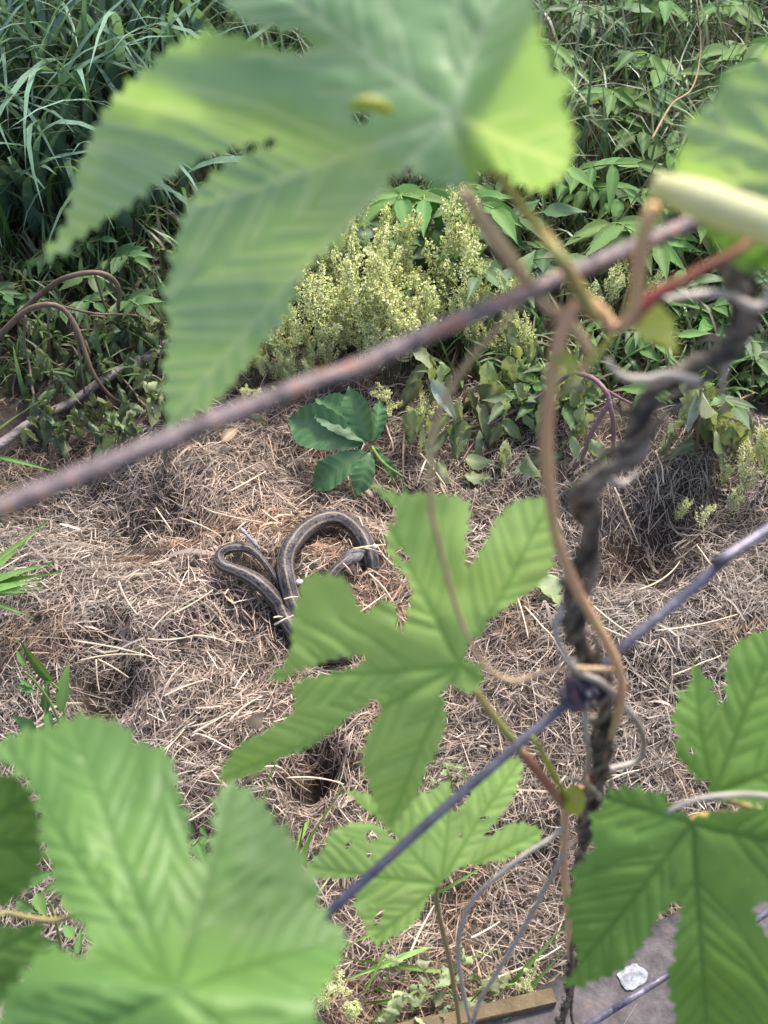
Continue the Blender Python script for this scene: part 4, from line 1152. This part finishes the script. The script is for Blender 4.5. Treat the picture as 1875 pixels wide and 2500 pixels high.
for (px, py, s_) in [(840, 2460, .45), (800, 2480, .4), (870, 2500, .4), (1270, 2450, .35), (1290, 2420, .3), (1300, 2470, .3)]:
    sorrel(px, py, s_, 'tiny pale sorrel tuft among green blades near the grey slab', 'sorrel tufts near the slab')

# ------------------------------------------------------------------ wilted weeds
def weed_stem(name, label, cat, stems, leaves, group=None, key='wilted'):
    root = thing(name, label, cat, G(stems[0][1][0][0], stems[0][1][0][1], 0), group)
    for m, pts, rad in stems:
        tube('stem', [G(*p) for p in pts], rad, M[m], root, 40, 7)
    for lf in leaves:
        (xa, ya, la), (xb, yb, lb), w = lf[:3]
        kk = lf[3] if len(lf) > 3 else key
        place('leaf', random.choice(LF[kk]), root, G(xa, ya, la), G(xb, yb, lb), None, w)
    return root
weed_stem('wilted_weed', 'cut weed with purple bent stems and limp pale leaves beside the hay', 'weed',
          [('purple', [(1394, 1157, .01), (1424, 1111, .04), (1441, 1064, .06), (1466, 1018, .08), (1487, 980, .10), (1475, 950, .11), (1449, 925, .11), (1411, 912, .10), (1394, 912, .09), (1318, 967, .06), (1251, 1005, .04), (1183, 1047, .02)], [.0022, .0028, .0028, .0022, .0015]),
           ('purple', [(1496, 1110, .01), (1498, 1060, .05), (1496, 1022, .08), (1487, 980, .10)], [.0026, .0028]),
           ('purple', [(1475, 950, .11), (1510, 970, .08), (1545, 990, .05), (1600, 1040, .01)], [.002, .0012]),
           ('purple', [(1183, 1047, .02), (1150, 1090, .02), (1125, 1130, .015)], [.0016, .001])],
          [((1432, 946, .09), (1314, 950, .07), 1.2), ((1428, 988, .08), (1361, 1094, .03), 1.3), ((1238, 785, .12), (1272, 875, .06), 1.2), ((1238, 870, .09), (1243, 990, .03), 1.1), ((1213, 930, .08), (1183, 1043, .02), 1.3),
           ((1226, 1025, .04), (1292, 1078, .02), 1.1), ((1280, 990, .05), (1312, 1062, .02), 1.2), ((1373, 1112, .03), (1255, 1130, .02), 1.1), ((1440, 1160, .03), (1372, 1190, .015), 1.1), ((1424, 1060, .06), (1470, 1115, .02), 1.1),
           ((1053, 925, .10), (1124, 1038, .06), 1.1, 'silver'), ((1006, 862, .12), (1090, 886, .09), 1.5), ((1074, 888, .10), (1093, 975, .05), 1.4), ((1190, 880, .10), (1194, 1010, .03), 1.2), ((1133, 1025, .06), (1104, 1135, .02), 1.5), ((1135, 1122, .03), (1215, 1126, .02), 1.7),
           ((1068, 1125, .03), (1110, 1190, .015), 1.4), ((1126, 1160, .02), (1215, 1152, .02), 1.4), ((1170, 1050, .04), (1150, 1130, .02), 1.3), ((1010, 1000, .07), (1000, 1100, .03), 1.2), ((985, 1010, .07), (975, 1090, .03), 1.2), ((1300, 1130, .03), (1240, 1165, .015), 1.0, 'silver'), ((1320, 1150, .025), (1265, 1170, .015), 1.0, 'silver')] +
          [((x, y, l), (x + dx, y + dy, max(.014, l - .04)), w) for x, y, l, dx, dy, w in
           [(random.uniform(1010, 1450), random.uniform(830, 1110), random.uniform(.03, .10), random.uniform(-70, 70), random.uniform(25, 105), random.uniform(.6, 1.1)) for _ in range(60)]])
weed_stem('wilted_weed', 'drooping grey-green wilted weed right behind the lit hay mound', 'weed',
          [('brown_stem', [(1700, 1120, .0), (1705, 1040, .07), (1715, 950, .12)], [.002, .0016])],
          [((1715, 946, .12), (1665, 1080, .02), 1.2), ((1712, 950, .12), (1690, 1090, .02), 1.1, 'silver'), ((1712, 960, .10), (1780, 1060, .03), 1.4), ((1715, 1000, .08), (1810, 1050, .03), 1.3), ((1705, 960, .10), (1650, 1010, .05), 1.2), ((1720, 940, .12), (1725, 1010, .06), 1.3), ((1780, 1030, .05), (1850, 1080, .02), 1.2), ((1700, 1080, .03), (1620, 1110, .02), 1.3)] +
          [((x, y, l), (x + dx, y + dy, max(.014, l - .04)), w) for x, y, l, dx, dy, w in
           [(random.uniform(1620, 1850), random.uniform(930, 1060), random.uniform(.04, .09), random.uniform(-70, 70), random.uniform(20, 90), random.uniform(.9, 1.5)) for _ in range(16)]])
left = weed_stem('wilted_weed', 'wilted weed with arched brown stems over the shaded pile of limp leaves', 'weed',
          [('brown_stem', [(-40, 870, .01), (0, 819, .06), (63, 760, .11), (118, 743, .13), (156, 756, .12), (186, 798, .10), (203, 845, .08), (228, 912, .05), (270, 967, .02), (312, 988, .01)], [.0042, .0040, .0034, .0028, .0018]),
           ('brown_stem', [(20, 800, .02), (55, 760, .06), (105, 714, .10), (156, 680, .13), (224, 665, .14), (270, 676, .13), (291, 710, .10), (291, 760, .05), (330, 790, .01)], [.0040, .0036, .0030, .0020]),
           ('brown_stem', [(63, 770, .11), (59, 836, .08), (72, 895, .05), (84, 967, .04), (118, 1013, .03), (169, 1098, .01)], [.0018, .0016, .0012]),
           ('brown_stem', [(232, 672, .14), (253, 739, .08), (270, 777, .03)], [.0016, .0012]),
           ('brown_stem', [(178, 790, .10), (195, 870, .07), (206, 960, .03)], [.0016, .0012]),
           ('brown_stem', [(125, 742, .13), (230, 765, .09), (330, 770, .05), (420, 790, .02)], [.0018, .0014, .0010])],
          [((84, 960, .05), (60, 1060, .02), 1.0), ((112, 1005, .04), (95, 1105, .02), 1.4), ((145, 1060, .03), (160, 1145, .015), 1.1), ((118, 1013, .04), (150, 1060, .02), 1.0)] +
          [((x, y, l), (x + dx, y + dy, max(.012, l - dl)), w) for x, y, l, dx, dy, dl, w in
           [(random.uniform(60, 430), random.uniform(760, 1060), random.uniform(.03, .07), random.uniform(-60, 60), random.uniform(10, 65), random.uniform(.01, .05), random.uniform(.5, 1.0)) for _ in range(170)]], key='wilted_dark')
weed_stem('wilted_weed', 'limp olive leaves fallen flat along the upper edge of the hay', 'weed',
          [('brown_stem', [(400, 1040, .01), (360, 1000, .03), (330, 960, .04), (280, 900, .03)], [.0018, .0012])],
          [((x, y, .035), (x + dx, y + dy, .018), w) for x, y, dx, dy, w in [(330, 990, -60, 70, 1.5), (390, 960, -30, 80, 1.4), (280, 1070, -90, 50, 1.6), (410, 900, 20, 90, 1.3), (400, 1000, 40, 60, 1.1), (350, 930, 60, 50, 1.3), (450, 980, 70, 30, 1.2), (250, 1000, 60, 60, 1.0), (360, 900, -40, 70, 1.3), (600, 1010, 60, 30, 1.0), (310, 870, 60, 60, 1.2)]])

stk = tube('fallen_stick', [G(-40, 1112, .02), G(0, 1085, .022), G(84, 1026, .022), G(169, 984, .022), G(236, 938, .02), G(300, 900, .02), G(365, 868, .024), G(420, 840, .018)], [.0065, .006, .0058, .0055, .0062, .007, .005], M['stick'], None, 60, 9, .07)
tag(stk, 'thick grey stick lying under the wilted leaves', 'stick')
for pts_, lab in [([(1590, 342, .30), (1640, 255, .32), (1690, 215, .33), (1710, 120, .35), (1700, 0, .4)], 'thin orange-brown knotted twig standing in the leafy thicket'),
                  ([(1450, 640, .03), (1510, 545, .08), (1580, 440, .14), (1610, 380, .18)], 'slanting brown twig leaning behind the fence wire'),
                  ([(1100, 560, .06), (1010, 580, .05), (930, 620, .02)], 'reddish twig lying under the broad dark leaves'),
                  ([(1840, 960, .02), (1780, 985, .02), (1720, 1000, .02)], 'short grey twig lying beside the clover')]:
    s_ = tube('twig', [G(*p) for p in pts_], [.0015, .0012, .0009], M['twig'], None, 30, 7, .08)
    s_.data.update()
    tag(s_, lab, 'twig')

# ------------------------------------------------------------------ green thicket plants with pointed leaflets
def zone(px, py):
    if px < 1200: return 'hanging over the flowering sorrel clump'
    if px > 1700: return 'under the pale curled hop leaf'
    if px > 1560: return 'around the orange-brown knotted twig' if py < 400 else 'beside the slanting brown twig'
    return 'beside the yellow lit hop leaf' if py < 430 else 'between the upper wire and the hop leaf'
def pinnate(px, py, Hs, nl, ll, lean, key, label, group, width=1.0, droop=.35):
    b_ = G(px, py, 0)
    if group == GR_: label = 'light green weed with narrow pointed leaflets ' + zone(px, py)
    root = thing('leafy_weed', label, 'weed', b_, group)
    az = lean
    ax_ = lambda u: b_ + np.array([math.cos(az) * Hs * .75 * u * u, math.sin(az) * Hs * .75 * u * u, Hs * (u - .22 * u * u)])
    tube('stem', [ax_(u) for u in (0, .25, .5, .75, 1)], [.0020, .0016, .0009], M['green_stem'], root, 14, 5)
    for i in range(nl):
        u = .28 + .72 * (i // 2 + 1) / (nl // 2 + 1)
        p = ax_(u)
        tg = ax_(min(1, u + .05)) - ax_(u - .05); tg /= np.linalg.norm(tg)
        sd_ = np.cross(tg, (0, 0, 1)); sd_ /= np.linalg.norm(sd_) + 1e-9
        sg = 1 if i % 2 else -1
        d_ = sd_ * sg * .8 + tg * .55 + np.array([0, 0, -droop]) + rng.normal(0, .14, 3)
        d_ /= np.linalg.norm(d_)
        place('leaflet', random.choice(LF[key]), root, p, p + d_ * ll * random.uniform(.75, 1.15), (random.uniform(-.3, .3), random.uniform(-.5, .2), 1), width)
    e = ax_(1.0); tg = ax_(1) - ax_(.9); tg /= np.linalg.norm(tg); tg[2] -= droop
    place('leaflet', random.choice(LF[key]), root, e, e + tg * ll, (0, -.2, 1), width)
LB_ = 'light green weed with narrow pointed leaflets in the thicket behind the fence'
GR_ = 'light green weeds in the thicket'
DK_ = 'dark green weed with oval leaves in the shade under the thicket'
GD_ = 'dark green weeds under the thicket'
rr_ = random.Random(9)
for (px, py, Hs, nl, ll, az) in [(1420, 420, .18, 8, .075, .3), (1500, 520, .20, 10, .075, -.1), (1560, 560, .18, 8, .07, .1), (1450, 620, .16, 8, .085, -1.4), (1520, 640, .15, 8, .08, -1.5), (1600, 500, .18, 8, .07, -.6), (1650, 330, .22, 8, .09, -.4), (1700, 250, .24, 8, .09, -1.2),
                                 (1780, 260, .26, 8, .085, -1.2), (1840, 300, .25, 8, .085, -2.0), (960, 560, .19, 8, .08, -1.5), (1030, 560, .19, 8, .085, -1.6), (1100, 580, .17, 8, .08, -1.2), (1330, 520, .18, 8, .07, -.7), (1480, 330, .2, 8, .07, -1.8), (1400, 250, .2, 8, .07, -2.3)]:
    pinnate(px, py, Hs, nl, ll, az, 'weed', LB_, GR_)
for i in range(26):
    px, py = rr_.uniform(1180, 1900), rr_.uniform(60, 640)
    pinnate(px, py, rr_.uniform(.1, .2), rr_.choice((6, 8)), rr_.uniform(.05, .075), rr_.uniform(-2.6, -.4), 'weed', LB_, GR_, 1.1)
for i in range(26):
    px, py = rr_.uniform(1200, 1900), rr_.uniform(-40, 520)
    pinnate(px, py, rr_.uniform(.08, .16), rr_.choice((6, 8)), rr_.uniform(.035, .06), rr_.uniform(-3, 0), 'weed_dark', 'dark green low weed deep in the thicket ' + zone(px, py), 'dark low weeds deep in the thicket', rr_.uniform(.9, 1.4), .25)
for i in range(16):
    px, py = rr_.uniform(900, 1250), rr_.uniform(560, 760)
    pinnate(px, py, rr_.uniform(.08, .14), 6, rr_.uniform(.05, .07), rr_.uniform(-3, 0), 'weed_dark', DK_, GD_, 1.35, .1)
for i in range(34):
    px, py = rr_.uniform(1250, 1900), rr_.uniform(640, 1010)
    pinnate(px, py, rr_.uniform(.05, .10), 6, rr_.uniform(.035, .055), rr_.uniform(-3, 0), rr_.choice(('weed', 'weed_dark')), 'low mixed green weed growing behind the wilted purple stems', 'low weeds behind the wilted stems', 1.2, .1)
for i in range(14):
    px, py = rr_.uniform(-20, 330), rr_.uniform(640, 860)
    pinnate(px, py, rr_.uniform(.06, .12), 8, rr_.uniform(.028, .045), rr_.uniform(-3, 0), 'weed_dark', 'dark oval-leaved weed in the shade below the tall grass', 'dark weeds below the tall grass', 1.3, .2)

# broad oval leaves standing behind the flowering clump
weed_stem('broad_leaf_weed', 'weed with broad oval dark green leaves behind the flowering clump', 'weed',
          [('green_stem', [(1030, 640, .0), (1040, 600, .06), (1050, 560, .11)], [.002, .0015])],
          [((900, 540, .08), (1015, 565, .08), 1.1, 'weed_dark'), ((1020, 600, .09), (1035, 680, .05), 1.6, 'weed_dark'), ((1060, 560, .10), (1080, 650, .06), 1.5, 'weed_dark'), ((1100, 500, .13), (1120, 590, .09), 1.6, 'weed_dark'), ((960, 600, .07), (1000, 660, .05), 1.4, 'weed_dark'), ((1020, 520, .10), (940, 520, .09), 1.2, 'weed_dark'), ((1150, 540, .09), (1180, 640, .05), 1.3, 'weed')])

# clover
clp = thing('clover_plant', 'small patch of green clover beside the dead vine and low weeds', 'plant', G(1840, 900, 0))
for i in range(16):
    px, py = 1835 + random.uniform(-45, 50), 890 + random.uniform(-50, 40)
    c_ = G(px, py, random.uniform(.015, .03))
    tube('stalk', [gdown(c_), c_], .0006, M['green_stem'], clp, 4, 4)
    a0 = random.uniform(0, 6.28)
    for k in range(3):
        a = a0 + k * 2.09
        place('leaflet', LF['weed'][k], clp, c_, c_ + np.array([math.cos(a), math.sin(a), .1]) * .014, (0, -.2, 1), 2.4)

# ------------------------------------------------------------------ grass
def blade_mesh(name, material, L, bend, w, seed):
    r = np.random.default_rng(seed)
    v, f, vn = [], [], []
    n = 9
    x = z = 0.0
    ang = math.radians(85)
    for i in range(n + 1):
        u = i / n
        ww = w * (1 - u ** 2.2) * (.75 + .25 * math.sin(math.pi * min(1, u + .25))) + .0002
        tw = .5 * u * r.uniform(.5, 1)
        for c in (-1, 0, 1):
            v.append((x + abs(c) * ww * .3 * -1, c * ww * math.cos(tw), z + c * ww * math.sin(tw)))
            vn.append(.5 if c == 0 else 0)
        x += math.cos(ang) * L / n; z += math.sin(ang) * L / n
        ang -= bend / n * (1 + u * 1.4)
    for i in range(n):
        for k in (0, 1):
            a = i * 3 + k
            f.append((a, a + 1, a + 4, a + 3))
    me = mesh(name, v, f, True, {'vein': vn})
    me.materials.append(material)
    return me
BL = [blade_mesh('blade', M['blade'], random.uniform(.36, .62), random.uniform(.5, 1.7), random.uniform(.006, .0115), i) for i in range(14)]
tufts = [(60, 560), (160, 520), (260, 480), (330, 560), (30, 430), (130, 380), (240, 330), (360, 360), (60, 260), (180, 200), (300, 180), (420, 220), (480, 330), (520, 160), (390, 470), (-60, 350)]
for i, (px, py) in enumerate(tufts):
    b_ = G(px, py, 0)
    root = thing('grass_tuft', ('tuft of broad shade-tinted blue-green grass blades ' + ('rising from the shaded weeds' if py > 450 else 'behind the long hop leaf lobe' if px > 250 else 'in the thick of the tall grass')), 'grass', b_, 'tall grass tufts beyond the hay')
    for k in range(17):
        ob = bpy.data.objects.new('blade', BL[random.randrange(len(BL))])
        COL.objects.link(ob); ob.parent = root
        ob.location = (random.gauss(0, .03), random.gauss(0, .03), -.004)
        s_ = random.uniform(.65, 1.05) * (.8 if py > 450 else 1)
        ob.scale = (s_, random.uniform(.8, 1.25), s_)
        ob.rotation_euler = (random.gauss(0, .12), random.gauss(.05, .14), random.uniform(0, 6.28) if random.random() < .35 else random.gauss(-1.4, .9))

def grass_mass(name, n, xr, yr, L, wid_, cols, seed, label, mask=None):
    r = np.random.default_rng(seed)
    x, y = r.uniform(*xr, n), r.uniform(*yr, n)
    if mask is not None:
        k_ = mask(x, y); x, y = x[k_], y[k_]; n = len(x)
    z = Hh(x, y)
    LL = r.uniform(*L, n); az = r.uniform(0, 6.28, n); bd = r.uniform(.2, 2.0, n)
    k = 6
    ang = math.radians(86) - r.uniform(0, .3, n)
    C = np.zeros((n, k, 3)); C[:, 0] = np.stack([x, y, z - .003], 1)
    for i in range(1, k):
        st_ = np.stack([np.cos(ang) * np.cos(az), np.cos(ang) * np.sin(az), np.sin(ang)], 1) * (LL / (k - 1))[:, None]
        C[:, i] = C[:, i - 1] + st_
        ang = ang - bd / (k - 1)
    C[..., 2] = np.maximum(C[..., 2], Hh(C[..., 0], C[..., 1]) + .002)
    C[:, 0, 2] -= .004
    sd_ = np.stack([-np.sin(az), np.cos(az), np.zeros(n)], 1)[:, None].repeat(k, 1)
    w = r.uniform(*wid_, n)
    Wd = w[:, None] * np.array([.8, 1, 1, .85, .55, .08])[None]
    c = np.array(cols)[r.integers(0, len(cols), n)] * r.uniform(.6, 1.3, n)[:, None]
    ob = ribbons(name, C, Wd, sd_, c, M['grass'])
    tag(ob, label, 'grass')
    return ob
BG = [(.06, .12, .07), (.085, .155, .085), (.12, .21, .05), (.045, .09, .045), (.15, .14, .07)]  # bluish tones carry the painted shade of the tall grass
grass_mass('grass', 9000, (-2.2, -.12), (1.32, 3.4), (.15, .45), (.0012, .004), BG, 21, 'dense mass of shade-tinted blue-green grass behind the tall tufts',
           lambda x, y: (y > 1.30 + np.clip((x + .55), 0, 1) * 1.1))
grass_mass('grass', 15000, (-.3, 2.0), (1.4, 3.2), (.06, .24), (.0008, .003), [(.08, .16, .06), (.12, .21, .075), (.05, .10, .04), (.17, .21, .10), (.22, .26, .16)], 22, 'fine green grass and undergrowth filling the thicket floor')
grass_mass('undergrowth', 7500, (-.8, 1.2), (.98, 1.5), (.03, .10), (.0012, .004), [(.08, .15, .045), (.06, .11, .04), (.12, .20, .06), (.16, .14, .08)], 23, 'low dark undergrowth between the weeds and the hay',
           lambda x, y: y > 1.10 - .05 * np.sin(x * 6) - np.where(x > .08, .07, 0) - np.where(x < -.28, .10, 0))

def single_blades(name, label, base, tips, w, key='blade_green', loc_lift=0.0, group=None):
    root = thing(name, label, 'grass', G(*base, 0), group)
    for i, tp in enumerate(tips):
        a_ = G(base[0] + random.uniform(-8, 8), base[1] + random.uniform(-8, 8), loc_lift) if len(tp) == 3 else G(*tp[3:6])
        place('blade', random.choice(LF[key]), root, a_, G(*tp[:3]), None, w)
    return root
single_blades('grass_sprig', 'pale green spiky grass sprig reaching over the hay from the edge', (-90, 1450),
              [(112, 1266, .10), (55, 1325, .10), (125, 1365, .10), (142, 1388, .09), (95, 1412, .09), (80, 1375, .09), (95, 1427, .07), (80, 1502, .06), (40, 1480, .05), (90, 1440, .06)], 1.5, loc_lift=.06)
single_blades('grass_sprig', 'pale grass blade crossing in from the edge below the grey stick', (-60, 1100), [(135, 1150, .10), (125, 945, .08)], .5, loc_lift=.01)
weed_stem('young_weed', 'young green weed with lance-shaped leaves rising from hay by the broad leaf', 'weed',
          [('green_stem', [(165, 1810, .0), (125, 1720, .05), (90, 1670, .08), (60, 1640, .10)], [.0018, .0010]), ('green_stem', [(165, 1810, .0), (150, 1700, .05), (120, 1660, .07)], [.0016, .001])],
          [((128, 1665, .07), (47, 1570, .12), .8, 'weed'), ((62, 1625, .09), (36, 1580, .10), 1.1, 'weed'), ((150, 1740, .04), (154, 1614, .09), 1.0, 'weed'), ((110, 1740, .04), (115, 1660, .07), 1.1, 'weed'), ((85, 1690, .06), (32, 1668, .07), .9, 'weed'), ((80, 1680, .06), (42, 1652, .08), .9, 'weed'),
           ((125, 1790, .03), (110, 1715, .05), 1.0, 'weed'), ((90, 1790, .03), (22, 1745, .04), 1.3, 'weed_dark')])
single_blades('grass_clump', 'green grass blades bending over the hay under the eaten leaf', (1010, 2470),
              [(740, 2020, .13, 690, 2300, .01), (800, 1930, .17, 745, 2110, .01), (655, 1860, .10, 650, 1960, .01), (1186, 2115, .06, 1050, 2190, .01), (1220, 2310, .04, 1130, 2350, .01), (860, 2290, .05, 1000, 2250, .01), (835, 2390, .05, 1060, 2310, .02), (870, 2400, .04, 1000, 2440, .01), (950, 2500, .02, 1150, 2475, .02),
               (1070, 2380, .04, 900, 2500, .01), (840, 2340, .04, 1100, 2375, .01), (880, 2440, .03, 960, 2290, .05), (1100, 2430, .03, 870, 2450, .01), (1380, 2260, .07, 1230, 2420, .01), (1390, 2300, .06, 1250, 2470, .01), (1290, 2400, .03, 1160, 2410, .01), (720, 2060, .10, 760, 2000, .02)], .7)
weed_stem('young_weed', 'low soft green herb with small leaves by the foot of the hop shoot', 'weed',
          [('green_stem', [(1120, 2480, 0), (1100, 2420, .03), (1060, 2400, .04)], [.001, .0006]), ('green_stem', [(1120, 2480, 0), (1170, 2420, .04), (1200, 2370, .05)], [.001, .0006])],
          [((x, y, l), (x + dx, y + dy, l + .01), 1.6, 'wilted') for x, y, l, dx, dy in [(random.uniform(930, 1230), random.uniform(2340, 2490), random.uniform(.015, .04), random.uniform(-48, 48), random.uniform(-42, 20)) for _ in range(44)]])
weed_stem('young_weed', 'small pale herb growing on hay between the fence wire and eaten leaf', 'weed',
          [('green_stem', [(1110, 1960, 0), (1100, 1900, .03), (1085, 1860, .04)], [.001, .0006])],
          [((x, y, l), (x + dx, y + dy, l + .01), 1.5, 'wilted') for x, y, l, dx, dy in [(random.uniform(1050, 1140), random.uniform(1860, 1960), random.uniform(.02, .04), random.uniform(-22, 22), random.uniform(-18, 12)) for _ in range(22)]])
weed_stem('young_weed', 'leafy green weed seen through the gap beside the broad leaf', 'weed',
          [('green_stem', [(150, 2330, 0), (140, 2270, .05), (120, 2200, .09)], [.0016, .001])],
          [((x, y, l), (x + dx, y + dy, l), 1.5, 'weed') for x, y, l, dx, dy in [(60, 2150, .10, 70, -20), (140, 2160, .09, -40, 20), (180, 2290, .06, -30, -40), (80, 2300, .05, 60, 10), (110, 2330, .03, 60, 30), (40, 2200, .08, 50, 30), (190, 2330, .05, 5, -60), (90, 2180, .06, 20, 60), (160, 2180, .07, 20, 60), (480, 2060, .04, 20, 45), (500, 2040, .03, -20, 40), (490, 2020, .03, 18, 26), (478, 2050, .03, -20, 12)]])

# ------------------------------------------------------------------ bits on the hay
dl = place('dead_leaf', LF['dead'][0], None, G(610, 1775, .03), G(648, 1735, .04), (.3, -.4, 1), 1.3)
tag(dl, 'curled tan dead leaf lying on the hay', 'dead leaf')
dl = place('dead_leaf', LF['dead'][0], None, G(540, 1078, .025), G(575, 1050, .03), (.3, -.4, 1), .9)
tag(dl, 'small pinkish dead leaf on the hay below the upper wire', 'dead leaf')
dl = place('dead_leaf', LF['wilted'][1], None, G(1330, 1400, .03), G(1370, 1480, .02), (.3, -.6, 1), 2.2)
tag(dl, 'pale yellow-green fallen leaf on the hay behind the rosy vine stem', 'dead leaf')
fs = tube('white_twig', [G(588, 1290, .028), G(603, 1306, .030), G(618, 1322, .031), G(634, 1340, .031)], [.0014, .0022, .0016, .0024, .0010], M['white'], None, 40, 6, .35)
tag(fs, 'flaking white piece of twig lying against the snake', 'twig')
def pebble(px, py, s, lab):
    c_ = G(px, py, .022)
    v, f = [], []
    for i in range(6):
        for k in range(9):
            th, ph = math.pi * i / 5, 2 * math.pi * k / 9
            v.append(c_ + np.array([math.sin(th) * math.cos(ph) * 1.2, math.sin(th) * math.sin(ph), math.cos(th) * .8]) * s * random.uniform(.85, 1.1))
    for i in range(5):
        for k in range(9):
            f.append((i * 9 + k, i * 9 + (k + 1) % 9, (i + 1) * 9 + (k + 1) % 9, (i + 1) * 9 + k))
    tag(part('pebble', v, f, M['pebble']), lab, 'pebble')
pebble(731, 1420, .0034, 'small white pebble on the hay inside the snake coil')
pebble(913, 1334, .0034, 'tiny pale pebble on the hay beyond the snake head')
